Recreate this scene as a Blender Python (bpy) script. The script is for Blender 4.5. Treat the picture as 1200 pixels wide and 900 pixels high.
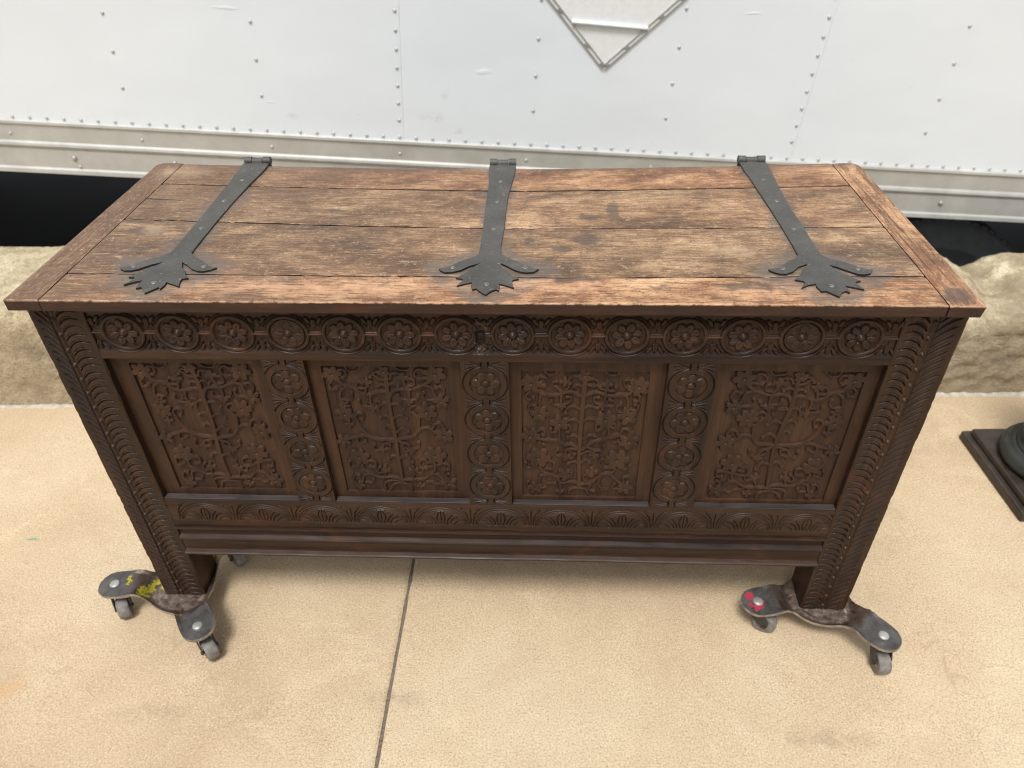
import bpy, bmesh, math, random
import numpy as np
from mathutils import Matrix, Vector, noise as mnoise
from mathutils.geometry import tessellate_polygon

random.seed(7)
for o_ in list(bpy.data.objects):
    bpy.data.objects.remove(o_)
scene = bpy.context.scene
COL = scene.collection

# ------------------------------------------------------------------ camera
PITCH, YAW, ROLL = 0.6545, 0.0518, -0.0211
cam_data = bpy.data.cameras.new('camera')
cam = bpy.data.objects.new('camera', cam_data)
COL.objects.link(cam)
scene.camera = cam
cam_data.sensor_width = 36.0
cam_data.lens = 858.08 / 1200 * 36
cam_data.clip_start = 0.05
cam_data.clip_end = 500
U = Vector((math.cos(YAW), math.sin(YAW), 0))
V = Vector((-math.sin(YAW) * math.sin(PITCH), math.cos(YAW) * math.sin(PITCH), math.cos(PITCH)))
FW = Vector((-math.sin(YAW) * math.cos(PITCH), math.cos(YAW) * math.cos(PITCH), -math.sin(PITCH)))
cR = math.cos(ROLL) * U + math.sin(ROLL) * V
cU = -math.sin(ROLL) * U + math.cos(ROLL) * V
m = Matrix((( cR.x, cU.x, -FW.x, 0.0875), (cR.y, cU.y, -FW.y, -0.9544), (cR.z, cU.z, -FW.z, 1.3701), (0, 0, 0, 1)))
cam.matrix_world = m
cam_data.dof.use_dof = True
cam_data.dof.focus_distance = 1.22
cam_data.dof.aperture_fstop = 4.0

# ------------------------------------------------------------------ sky, sun, exposure
SUN_EL, SUN_AZ = math.radians(64), math.radians(196)    # azimuth: where the sun stands, clockwise from +Y
world = bpy.data.worlds.new('World')
scene.world = world
world.use_nodes = True
wn = world.node_tree
bg = wn.nodes['Background']
sky = wn.nodes.new('ShaderNodeTexSky')
sky.sky_type = 'NISHITA'
sky.sun_disc = False
sky.sun_elevation = SUN_EL
sky.sun_rotation = SUN_AZ
sky.dust_density = 4.0
hs = wn.nodes.new('ShaderNodeHueSaturation')            # overcast: the cloud sheet is nearly colourless
hs.inputs['Saturation'].default_value = 0.2
wn.links.new(sky.outputs[0], hs.inputs['Color'])
wn.links.new(hs.outputs[0], bg.inputs[0])
bg.inputs[1].default_value = 0.10
sd = bpy.data.lights.new('sun', 'SUN')
sd.energy = 1.75
sd.angle = math.radians(15)
sd.color = (1.0, 0.985, 0.96)
sun = bpy.data.objects.new('sun', sd)
COL.objects.link(sun)
sdir = Vector((math.sin(SUN_AZ) * math.cos(SUN_EL), math.cos(SUN_AZ) * math.cos(SUN_EL), math.sin(SUN_EL)))
sun.rotation_euler = sdir.to_track_quat('Z', 'Y').to_euler()
sun.location = sdir * 20
scene.view_settings.view_transform = 'Standard'
scene.view_settings.look = 'None'
scene.view_settings.exposure = 0.55
scene.view_settings.gamma = 1.0
scene.render.engine = 'CYCLES'
scene.cycles.max_bounces = 6
scene.cycles.filter_width = 1.1

# ------------------------------------------------------------------ node helpers
class G:
    """a small wrapper for building node materials"""
    def __init__(s, name):
        s.m = bpy.data.materials.new(name); s.m.use_nodes = True
        s.t = s.m.node_tree; s.b = s.t.nodes['Principled BSDF']
        s.tc = s.t.nodes.new('ShaderNodeTexCoord')
        s.obj = s.tc.outputs['Object']
    def n(s, k, **kw):
        q = s.t.nodes.new(k)
        for a, v in kw.items(): setattr(q, a, v)
        return q
    def put(s, sock, v):
        if hasattr(v, 'is_linked') or isinstance(v, bpy.types.NodeSocket): s.t.links.new(v, sock)
        elif isinstance(v, (tuple, list)) and len(v) == 3 and sock.type == 'RGBA': sock.default_value = (*v, 1)
        else: sock.default_value = v
    def math(s, op, a, b=None, c=None, clamp=False):
        q = s.n('ShaderNodeMath', operation=op, use_clamp=clamp)
        s.put(q.inputs[0], a)
        if b is not None: s.put(q.inputs[1], b)
        if c is not None: s.put(q.inputs[2], c)
        return q.outputs[0]
    def map(s, scale=(1, 1, 1), loc=(0, 0, 0), rot=(0, 0, 0), src=None):
        q = s.n('ShaderNodeMapping')
        s.put(q.inputs['Vector'], src or s.obj)
        q.inputs['Scale'].default_value = scale; q.inputs['Location'].default_value = loc; q.inputs['Rotation'].default_value = rot
        return q.outputs[0]
    def noise(s, scale, detail=4, rough=0.55, vec=None, dist=0.0, out=0):
        q = s.n('ShaderNodeTexNoise')
        s.put(q.inputs['Vector'], vec or s.obj)
        q.inputs['Scale'].default_value = scale; q.inputs['Detail'].default_value = detail
        q.inputs['Roughness'].default_value = rough; q.inputs['Distortion'].default_value = dist
        return q.outputs[out]
    def ramp(s, fac, stops):
        q = s.n('ShaderNodeValToRGB'); s.put(q.inputs[0], fac)
        e = q.color_ramp.elements
        while len(e) < len(stops): e.new(0.5)
        for i, (p, c) in enumerate(stops):
            e[i].position = p
            e[i].color = (*c, 1) if isinstance(c, (tuple, list)) else (c, c, c, 1)
        return q.outputs[0]
    def mix(s, f, a, b, mode='MIX'):
        q = s.n('ShaderNodeMix', data_type='RGBA', blend_type=mode)
        s.put(q.inputs[0], f); s.put(q.inputs[6], a); s.put(q.inputs[7], b)
        return q.outputs[2]
    def sep(s, vec=None):
        q = s.n('ShaderNodeSeparateXYZ'); s.put(q.inputs[0], vec or s.obj); return q.outputs
    def smooth(s, v, lo, hi, a=0.0, b=1.0):
        q = s.n('ShaderNodeMapRange', interpolation_type='SMOOTHSTEP')
        s.put(q.inputs[0], v)
        for i, x in enumerate((lo, hi, a, b)): q.inputs[i + 1].default_value = x
        return q.outputs[0]
    def spots(s, pts, warp=0.012, wscale=60, soft=0.5):
        """mask of blots: pts (x, y, z, rx, ry, rz), with ragged outlines"""
        nz = s.noise(wscale, 4, 0.65, out=1)
        off = s.n('ShaderNodeVectorMath', operation='MULTIPLY_ADD')
        s.put(off.inputs[0], nz); off.inputs[1].default_value = (warp * 2,) * 3
        ad = s.n('ShaderNodeVectorMath', operation='ADD'); s.put(ad.inputs[0], s.obj); ad.inputs[1].default_value = (-warp,) * 3
        s.t.links.new(ad.outputs[0], off.inputs[2])
        res = None
        for x, y, z, rx, ry, rz in pts:
            mp = s.map((1 / rx, 1 / ry, 1 / rz), (-x / rx, -y / ry, -z / rz), src=off.outputs[0])
            L = s.n('ShaderNodeVectorMath', operation='LENGTH'); s.put(L.inputs[0], mp)
            v = s.smooth(L.outputs['Value'], 1.0, 1 - soft)
            res = v if res is None else s.math('MAXIMUM', res, v)
        return res
    def bump(s, h, strength=0.3, dist=0.002, prev=None):
        q = s.n('ShaderNodeBump'); s.put(q.inputs['Height'], h)
        q.inputs['Strength'].default_value = strength; q.inputs['Distance'].default_value = dist
        if prev is not None: s.t.links.new(prev, q.inputs['Normal'])
        return q.outputs[0]
    def done(s, color=None, rough=None, metal=None, normal=None, spec=None, coat=None):
        for k, v in (('Base Color', color), ('Roughness', rough), ('Metallic', metal), ('Normal', normal), ('Specular IOR Level', spec), ('Coat Weight', coat)):
            if v is not None: s.put(s.b.inputs[k], v)
        return s.m

def plain(name, c, r=0.5, metal=0.0, var=0.25, sc=40, bump=0.15):
    g = G(name)
    nz = g.noise(sc, 5, 0.6)
    a = tuple(x * (1 - var) for x in c); b = tuple(min(1, x * (1 + var)) for x in c)
    g.done(g.ramp(nz, [(0.3, a), (0.7, b)]), g.smooth(nz, 0.2, 0.8, max(0.05, r - 0.08), min(1, r + 0.08)), metal, g.bump(g.noise(sc * 5, 4), bump, 0.001))
    return g.m

def wood_vec(g, axis, k=1.0):
    sc = {'x': (2.2, 38, 38), 'y': (38, 2.2, 38), 'z': (38, 38, 2.2)}[axis]
    oi = g.n('ShaderNodeObjectInfo')
    ad = g.n('ShaderNodeVectorMath', operation='ADD')
    cmb = g.n('ShaderNodeCombineXYZ')
    r10 = g.math('MULTIPLY', oi.outputs['Random'], 13.0)
    for i in range(3): g.t.links.new(r10, cmb.inputs[i])
    g.t.links.new(g.obj, ad.inputs[0]); g.t.links.new(cmb.outputs[0], ad.inputs[1])
    return ad.outputs[0], tuple(v * k for v in sc)

def lid_wood(name, axis):
    g = G(name)
    base, sc = wood_vec(g, axis)
    gv = g.map(sc, src=base)
    gv = g.map(tuple(v * ((5.0 if v < 10 else 1.8) if axis == 'x' else (1.6 if v < 10 else 2.2)) for v in sc), src=base)
    grain = g.noise(1.0, 7, 0.72, gv, 0.12)
    fine_sc = tuple(v * (14 if v < 10 else 8) for v in sc)
    fine = g.noise(1.0, 5, 0.7, g.map(fine_sc, src=base), 0.2)
    blot = g.noise(3.2, 5, 0.6, g.map(tuple(0.55 if v < 10 else 2.2 for v in sc), src=base), 0.5)
    patch = g.noise(26, 5, 0.65, base, 0.8)
    tone = g.noise(5.5, 8, 0.72, g.map((1.0, 1.7, 1) if axis == 'x' else (2.4, 1.0, 1), src=base), 0.3)
    warm = g.ramp(tone, [(0.36, (0.125, 0.048, 0.022)), (0.46, (0.25, 0.115, 0.052)), (0.545, (0.46, 0.25, 0.126)), (0.66, (0.65, 0.41, 0.232))])
    dry = g.ramp(tone, [(0.36, (0.075, 0.052, 0.034)), (0.46, (0.148, 0.090, 0.049)), (0.545, (0.30, 0.186, 0.102)), (0.66, (0.48, 0.318, 0.182))])
    xyz = g.sep()
    # the middle boards are greyer and drier than the front one and the clamps
    ym = g.math('MULTIPLY', g.smooth(xyz[1], 0.055, 0.068), g.smooth(xyz[1], 0.425, 0.405, 0.1, 1.0)) if axis == 'x' else 0.10
    gm = g.math('MULTIPLY', g.smooth(blot, 0.3, 0.6, 0.45, 1.0), ym)
    c2 = g.mix(gm, warm, dry)
    c2 = g.mix(g.math('MULTIPLY', g.smooth(grain, 0.50, 0.36), 0.38 if axis == 'x' else 0.95), c2, (0.10, 0.042, 0.02))
    c2 = g.mix(g.math('MULTIPLY', g.smooth(grain, 0.56, 0.72), 0.35 if axis == 'x' else 0.6), c2, (0.60, 0.36, 0.22))
    c3 = g.mix(g.math('MULTIPLY', g.smooth(patch, 0.55, 0.68), 0.5), c2, (0.12, 0.068, 0.042))
    far_ = g.smooth(xyz[0], 0.25, -0.72)       # the left end has kept more of the old dark finish
    c3 = g.mix(g.math('MULTIPLY', g.math('MULTIPLY', far_, g.smooth(blot, 0.66, 0.45)), 0.8), c3, (0.13, 0.078, 0.047))
    c4 = g.mix(g.math('MULTIPLY', g.smooth(fine, 0.50, 0.38), 0.62), c3, (0.075, 0.036, 0.02))
    c4 = g.mix(g.math('MULTIPLY', g.smooth(fine, 0.56, 0.70), 0.5), c4, (0.66, 0.45, 0.28))
    # pores, bruises and short scratches
    speck = g.noise(1.0, 3, 0.65, g.map((190, 330, 190) if axis == 'x' else (330, 190, 190), src=base))
    c4 = g.mix(g.math('MULTIPLY', g.smooth(speck, 0.56, 0.64), 0.7), c4, (0.07, 0.036, 0.022))
    lite = g.noise(1.0, 3, 0.6, g.map((120, 420, 120) if axis == 'x' else (420, 120, 120), (5, 5, 5), src=base))
    c4 = g.mix(g.math('MULTIPLY', g.smooth(lite, 0.58, 0.68), 0.3), c4, (0.68, 0.48, 0.31))
    nick = g.noise(75, 6, 0.8, base)
    c4 = g.mix(g.math('MULTIPLY', g.smooth(nick, 0.58, 0.64), 0.55), c4, (0.095, 0.052, 0.03))
    c4 = g.mix(g.math('MULTIPLY', g.smooth(nick, 0.42, 0.36), 0.4), c4, (0.66, 0.45, 0.28))
    for rot, off in ((0.5, 0), (-0.9, 3.1), (1.5, 7.7), (0.12, 9.3), (-.25, 12.1)):
        sc_ = g.noise(1.0, 2, 0.5, g.map((9, 150, 9), (off, off, 0), (0, 0, rot), src=base), 0.3)
        c4 = g.mix(g.math('MULTIPLY', g.smooth(sc_, 0.66, 0.72), 0.6), c4, (0.09, 0.05, 0.032))
    # iron stain and grease round the three straps
    st = None
    wn_ = g.math('MULTIPLY', g.math('SUBTRACT', g.noise(19, 12, 0.85), 0.5), 0.22)
    for x0 in (-0.52, 0.0, 0.518):
        dx = g.math('ABSOLUTE', g.math('SUBTRACT', xyz[0], x0))
        wide = g.math('MULTIPLY', g.smooth(xyz[1], 0.165, 0.09), 0.072)
        wide = g.math('MULTIPLY', wide, g.smooth(xyz[1], -0.02, 0.06))
        d = g.math('SUBTRACT', g.math('SUBTRACT', dx, wide), wn_)
        q = g.smooth(d, 0.036, 0.016)
        st = q if st is None else g.math('MAXIMUM', st, q)
    st = g.math('MULTIPLY', st, g.smooth(g.noise(70, 6, 0.8, g.map((.5, 1.5, 1) if axis == 'x' else (1.5, .5, 1))), 0.62, 0.44, 0.45, 0.92))
    c5 = g.mix(g.math('MULTIPLY', st, 0.85), c4, (0.125, 0.104, 0.088))
    sp = g.spots([(0.16, 0.195, .80, 0.032, 0.03, .3), (0.19, 0.165, .80, 0.05, 0.006, .3), (0.215, 0.31, .80, 0.016, 0.05, .3), (0.17, 0.285, .80, .03, .012, .3), (0.12, 0.155, .80, 0.02, 0.014, .3),
                  (0.13, 0.055, .80, 0.08, 0.015, .3), (-0.62, 0.22, .80, .05, .02, .3), (0.06, 0.19, .80, .012, .01, .3), (-0.30, .31, .80, .03, .008, .3), (.40, .03, .80, .06, .02, .3),
                  (-.16, .03, .8, .012, .01, .3), (-.33, .045, .8, .03, .01, .3), (.26, .03, .8, .02, .008, .3), (.7, 0.01, .8, .028, .03, .3)], 0.02, 45)
    c6 = g.mix(g.math('MULTIPLY', sp, 0.75), c5, (0.085, 0.06, 0.05))
    gold = g.spots([(-.27, .022, .8, .36, .034, .3), (.08, .03, .8, .26, .026, .3), (.42, .012, .8, .12, .02, .3)], 0.05, 22, 0.9)
    c6 = g.mix(g.math('MULTIPLY', g.math('MULTIPLY', gold, g.smooth(fine, 0.38, 0.5)), 0.5), c6, (0.70, 0.42, 0.245))
    pale = g.spots([(-0.605, 0.225, .8, .035, .035, .3), (-0.66, .5, .8, .08, .05, .3), (.4, .15, .8, .06, .03, .3)], 0.03, 40, 0.8)
    c6 = g.mix(g.math('MULTIPLY', pale, 0.3), c6, (0.6, 0.43, 0.27))
    chip = g.spots([(.7295, -.019, .795, .005, .008, .02)], 0.004, 150, 0.4)
    c6 = g.mix(g.math('MULTIPLY', chip, 0.8), c6, (0.42, 0.10, 0.06))
    # darkened back margin and dirty ends, handled for three centuries
    c6 = g.mix(g.math('MULTIPLY', g.smooth(g.math('ADD', xyz[1], g.math('MULTIPLY', wn_, 0.4)), 0.495, 0.545), 0.55), c6, (0.09, 0.065, 0.05))
    # the sawn front edge keeps its old dark red polish
    edge = g.math('MULTIPLY', g.smooth(xyz[1], -0.0155, -0.0185), g.smooth(xyz[2], 0.8025, 0.8005))
    dark = g.ramp(grain, [(0.3, (0.016, 0.007, 0.005)), (0.55, (0.036, 0.014, 0.008)), (0.78, (0.085, 0.03, 0.014))])
    c7 = g.mix(edge, c6, dark)
    rub = g.math('MULTIPLY', g.math('MULTIPLY', g.smooth(xyz[1], -0.0155, -0.0180), g.smooth(xyz[2], 0.7995, 0.8012)), g.smooth(g.noise(60, 4, 0.7), 0.42, 0.55))
    c7 = g.mix(g.math('MULTIPLY', rub, 0.45), c7, (0.58, 0.38, 0.25))
    h = g.math('ADD', g.math('MULTIPLY', grain, 0.5), g.math('MULTIPLY', fine, 0.5))
    g.done(c7, g.smooth(grain, 0.2, 0.8, 0.62, 0.42), 0, g.bump(h, 0.5, 0.0012), 0.4)
    return g.m

def dark_wood(name, axis, lo=(0.010, 0.0045, 0.0028), mid=(0.030, 0.0138, 0.0070), hi=(0.058, 0.028, 0.0145), red=0.35, rough=0.46, marks=()):
    g = G(name)
    base, sc = wood_vec(g, axis)
    grain = g.noise(1.0, 6, 0.62, g.map(sc, src=base), 0.5)
    fine = g.noise(1.0, 4, 0.7, g.map(tuple(v * 5 for v in sc), src=base))
    blot = g.noise(9, 5, 0.6, base, 0.4)
    c = g.ramp(grain, [(0.28, lo), (0.5, mid), (0.75, hi)])
    c = g.mix(g.math('MULTIPLY', g.smooth(blot, 0.54, 0.72), red), c, (0.10, 0.034, 0.015))
    c = g.mix(g.math('MULTIPLY', g.smooth(blot, 0.46, 0.32), 0.45), c, (0.018, 0.011, 0.008))
    c = g.mix(g.math('MULTIPLY', g.smooth(fine, 0.5, 0.36), 0.5), c, tuple(v * 0.6 for v in lo))
    for mc, pts in marks: c = g.mix(g.math('MULTIPLY', g.spots(pts, 0.006, 110, 0.9), 0.45), c, mc)
    dust = g.noise(420, 2, 0.5, base)
    c = g.mix(g.math('MULTIPLY', g.smooth(dust, 0.74, 0.8), 0.5), c, (0.3, 0.24, 0.19))
    h = g.math('ADD', g.math('MULTIPLY', grain, 0.5), g.math('MULTIPLY', fine, 0.5))
    g.done(c, g.smooth(blot, 0.3, 0.7, rough - 0.07, rough + 0.1), 0, g.bump(h, 0.35, 0.0008), 0.3)
    return g.m

M_LIDX, M_LIDY = lid_wood('worn_oak_lengthwise', 'x'), lid_wood('worn_oak_clamp', 'y')
M_DKX = dark_wood('dark_waxed_oak_rail', 'x', marks=(
    ((0.16, 0.042, 0.018), [(-0.586 + 0.0895 * (k + .5), -.001, .7305, .017 if k in (2, 4, 5) else .012, .02, .0042) for k in (0, 1, 2, 3, 4, 5, 8, 10)] + [(-.230 + .031, 0, .725, .004, .02, .018), (-.144 - .032, 0, .728, .004, .02, .02), (-.40, 0, .70, .03, .02, .003)]),
    ((0.13, 0.10, 0.075), [(-.0135, 0, .752, .010, .02, .006), (-.002, 0, .742, .005, .02, .008), (-.0105, 0, .706, .012, .02, .008), (-.014, 0, .696, .010, .02, .003)])))
M_DKZ = dark_wood('dark_waxed_oak_stile', 'z')
M_PAN = dark_wood('brown_oak_panel', 'z', (0.018, 0.0080, 0.0045), (0.042, 0.0195, 0.0100), (0.072, 0.034, 0.0170), 0.25, 0.52)
M_MLD = dark_wood('oak_moulding', 'x', (0.015, 0.007, 0.005), (0.030, 0.014, 0.008), (0.052, 0.026, 0.015), 0.4, 0.46)

def iron():
    g = G('blackened_wrought_iron')
    a = g.noise(18, 6, 0.65); b = g.noise(160, 4, 0.6)
    c = g.ramp(a, [(0.3, (0.058, 0.057, 0.052)), (0.6, (0.098, 0.096, 0.088)), (0.8, (0.15, 0.143, 0.128))])
    c = g.mix(g.math('MULTIPLY', g.smooth(g.noise(45, 7, 0.8), 0.54, 0.66), 0.5), c, (0.06, 0.058, 0.052))
    c = g.mix(g.math('MULTIPLY', g.smooth(b, 0.62, 0.72), 0.55), c, (0.34, 0.31, 0.27))
    c = g.mix(g.math('MULTIPLY', g.smooth(g.noise(31, 6, 0.8, g.map((1, 1, 1), (4, 4, 4))), 0.60, 0.68), 0.5), c, (0.16, 0.10, 0.065))
    xyz = g.sep(g.tc.outputs['Normal'])
    g.done(c, g.smooth(a, 0.2, 0.8, 0.52, 0.68), 0.35, g.bump(b, 0.5, 0.0008, g.bump(a, 0.4, 0.002)))
    return g.m
M_IRON = iron()
M_NAIL = plain('rubbed_nail_head', (0.17, 0.165, 0.155), 0.42, 0.5, 0.4, 300)
M_JDARK = plain('lid_joint_shade_black', (0.010, 0.006, 0.004), 0.8)  # plank sides coloured near-black to stand in for shade in the lid joints
M_LEDGE_SHEEN = dark_wood('oak_ledge_painted_sheen', 'x', (0.03, 0.022, 0.019), (0.058, 0.048, 0.045), (0.095, 0.082, 0.078), 0.1, 0.34)  # paler grey oak: the reflection on the rail's top edge, put into the colour
M_IRONEDGE = plain('blackened_iron_edge', (0.018, 0.017, 0.016), 0.6, 0.2)
M_HOLE = plain('hole_shade_black', (0.01, 0.009, 0.008), 0.7)  # shade inside the keyhole and the lid split, put into the colour

def concrete(name):
    g = G(name)
    big = g.noise(1.3, 5, 0.6, g.map((1, 1, 1)))
    mid = g.noise(5, 7, 0.7, g.map((0.9, 1.15, 1)), 0.6)
    fine = g.noise(210, 3, 0.7)
    speck = g.noise(480, 2, 0.5)
    broom = g.noise(1, 4, 0.7, g.map((30, 260, 30)))
    fine = g.noise(260, 4, 0.75)
    c = g.ramp(big, [(0.38, (0.465, 0.345, 0.22)), (0.5, (0.545, 0.42, 0.27)), (0.62, (0.585, 0.47, 0.32))])
    c = g.mix(g.math('MULTIPLY', g.smooth(mid, 0.5, 0.64), 0.4), c, (0.49, 0.355, 0.23))
    c = g.mix(g.math('MULTIPLY', g.smooth(mid, 0.46, 0.34), 0.35), c, (0.70, 0.57, 0.375))
    m2 = g.noise(34, 6, 0.7, dist=0.6)
    c = g.mix(g.math('MULTIPLY', g.smooth(m2, 0.54, 0.68), 0.22), c, (0.46, 0.34, 0.22))
    c = g.mix(g.math('MULTIPLY', g.smooth(m2, 0.44, 0.30), 0.22), c, (0.76, 0.63, 0.44))
    c = g.mix(g.math('MULTIPLY', g.smooth(fine, 0.48, 0.37), 0.75), c, (0.33, 0.235, 0.145))
    c = g.mix(g.math('MULTIPLY', g.smooth(fine, 0.54, 0.65), 0.55), c, (0.80, 0.68, 0.49))
    c = g.mix(g.math('MULTIPLY', g.smooth(speck, 0.63, 0.68), 0.9), c, (0.13, 0.085, 0.055))
    pit = g.noise(95, 3, 0.6)
    c = g.mix(g.math('MULTIPLY', g.smooth(pit, 0.73, 0.77), 0.7), c, (0.2, 0.14, 0.09))
    c = g.mix(g.math('MULTIPLY', g.smooth(broom, 0.55, 0.70), 0.12), c, (0.36, 0.26, 0.17))
    c = g.mix(g.math('MULTIPLY', g.smooth(broom, 0.45, 0.30), 0.10), c, (0.80, 0.70, 0.53))
    grime = g.spots([(-.90, -.155, 0, .055, .008, 1), (-1.126, .121, 0, .022, .007, 1), (-1.10, .10, 0, .01, .012, 1), (-.85, -.35, 0, .09, .012, 1), (.916, -.044, 0, .009, .004, 1),
                     (1.0, .52, 0, .10, .05, 1), (.95, .33, 0, .06, .04, 1), (-1.02, .58, 0, .14, .03, 1), (-.20, -.20, 0, .10, .03, 1), (.62, -.25, 0, .16, .03, 1), (-.66, -.24, 0, .12, .03, 1)], 0.03, 35, 0.9)
    c = g.mix(g.math('MULTIPLY', g.math('MULTIPLY', grime, g.smooth(m2, 0.35, 0.6)), 0.30), c, (0.22, 0.16, 0.12))
    under = g.spots([(-.72, .03, 0, .25, .20, 1), (.70, .03, 0, .22, .18, 1)], 0.08, 9, 0.95)   # soft darker patches round the two front dollies
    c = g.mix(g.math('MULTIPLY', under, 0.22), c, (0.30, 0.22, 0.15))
    green = g.spots([(-1.152, .186, 0, .024, .005, 1)], 0.006, 90, 0.6)
    c = g.mix(g.math('MULTIPLY', green, 0.8), c, (0.12, 0.3, 0.2))
    orange = g.spots([(-.99, -.20, 0, .06, .03, 1), (.02, .165, 0, .16, .025, 1)], 0.03, 25, 0.9)
    c = g.mix(g.math('MULTIPLY', orange, 0.35), c, (0.55, 0.28, 0.12))
    crack = g.math('ABSOLUTE', g.math('SUBTRACT', g.noise(1.9, 4, 0.5, g.map((1, 1, 1), (3.2, 1.1, 0)), 0.5), 0.52))
    c = g.mix(g.math('MULTIPLY', g.smooth(crack, 0.0016, 0.0004), 0.25), c, (0.28, 0.2, 0.14))
    h = g.math('ADD', g.math('MULTIPLY', fine, 0.7), g.math('MULTIPLY', speck, -0.3))
    g.done(c, 0.85, 0, g.bump(broom, 0.2, 0.001, g.bump(h, 0.35, 0.001)), 0.3)
    return g.m
M_CONC = concrete('tan_sidewalk_concrete')

def wall_mat():
    g = G('weathered_cast_concrete')
    a = g.noise(9, 7, 0.7, dist=0.5); b = g.noise(38, 5, 0.65); s = g.noise(140, 4, 0.7)
    c = g.ramp(a, [(0.28, (0.29, 0.235, 0.15)), (0.45, (0.48, 0.40, 0.26)), (0.6, (0.63, 0.54, 0.37)), (0.78, (0.75, 0.68, 0.51))])
    c = g.mix(g.math('MULTIPLY', g.smooth(b, 0.5, 0.68), 0.5), c, (0.3, 0.23, 0.14))
    c = g.mix(g.math('MULTIPLY', g.smooth(s, 0.50, 0.36), 0.6), c, (0.26, 0.20, 0.13))
    c = g.mix(g.math('MULTIPLY', g.smooth(s, 0.56, 0.7), 0.4), c, (0.75, 0.7, 0.58))
    xyz = g.sep()
    low = g.math('MULTIPLY', g.smooth(g.math('ADD', xyz[2], g.math('MULTIPLY', g.math('SUBTRACT', a, 0.5), 0.25)), 0.30, 0.20), g.smooth(xyz[0], 0.4, 1.2, 0.75, 1.0))
    c = g.mix(g.math('MULTIPLY', low, 0.75), c, (0.26, 0.205, 0.135))           # street face darker towards its foot, most at the right
    st = g.spots([(-1.38, .70, .19, .07, .3, .04), (-1.48, .7, .26, .03, .3, .05), (1.42, .8, .12, .10, .3, .03), (-1.33, .7, .10, .05, .3, .02)], 0.05, 28, 0.9)
    c = g.mix(g.math('MULTIPLY', st, 0.45), c, (0.14, 0.11, 0.08))
    g.done(c, 0.9, 0, g.bump(s, 0.8, 0.004, g.bump(b, 0.9, 0.012)), 0.25)
    return g.m
M_WALL = wall_mat()

def truck_skin():
    g = G('white_truck_paint')
    a = g.noise(2.0, 4, 0.6); w = g.noise(2.3, 3, 0.5, g.map((1.0, 1, 1.8)))
    d = g.noise(30, 5, 0.7)
    c = g.ramp(a, [(0.3, (0.72, 0.765, 0.80)), (0.7, (0.755, 0.795, 0.82))])
    c = g.mix(g.math('MULTIPLY', g.smooth(d, 0.68, 0.76), 0.35), c, (0.45, 0.45, 0.43))
    dirt = g.spots([(-.92, -1.2, 1.26, .03, .3, .012), (-.42, -1.2, 1.24, .02, .3, .012), (-.5, -1.2, 1.28, .05, .3, .02), (-.46, -1.2, 1.36, .02, .3, .03)], 0.02, 80, 0.7)
    c = g.mix(g.math('MULTIPLY', g.math('MULTIPLY', dirt, g.smooth(d, 0.42, 0.6)), 0.25), c, (0.35, 0.35, 0.33))
    dent = g.spots([(-1.12, -1.25, 1.675, .045, .4, .006), (-1.07, -1.25, 1.55, .05, .4, .006), (-.98, -1.25, 1.30, .012, .4, .004), (.40, -1.25, 1.62, .03, .4, .005),
                    (1.30, -1.25, 1.64, .05, .4, .006), (1.50, -1.25, 1.62, .06, .4, .006), (1.53, -1.25, 1.53, .03, .4, .005), (1.49, -1.25, 1.44, .05, .4, .006), (-.35, -1.25, 1.42, .03, .4, .01)], 0.012, 18, 0.9)
    g.done(c, 0.36, 0, g.bump(dent, 0.3, 0.003, g.bump(w, 0.4, 0.012)), 0.35)
    return g.m
M_SKIN = truck_skin()
M_ALU = plain('dull_aluminium_rail', (0.50, 0.495, 0.465), 0.42, 0.25, 0.1, 14)
M_RIVET = plain('oxidised_rivet', (0.50, 0.50, 0.49), 0.5, 0.3)
M_BOLT = plain('grey_bolt_head', (0.40, 0.39, 0.37), 0.45, 0.5)
M_BLACK = plain('black_chassis_paint', (0.012, 0.012, 0.012), 0.7)
M_RUBBER = plain('dusty_tyre_rubber', (0.17, 0.18, 0.19), 0.75, 0, 0.2, 20)
M_YARD = plain('yard_asphalt', (0.022, 0.021, 0.020), 0.9, 0, 0.3, 8)
M_RIM = plain('dirty_white_rim', (0.35, 0.35, 0.33), 0.5)
M_MORTAR = plain('pale_joint_mortar', (0.46, 0.42, 0.35), 0.9, 0, 0.3, 60)
M_JOINT = plain('joint_dirt', (0.17, 0.13, 0.095), 0.95, 0, 0.5, 200, 0.6)

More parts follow.
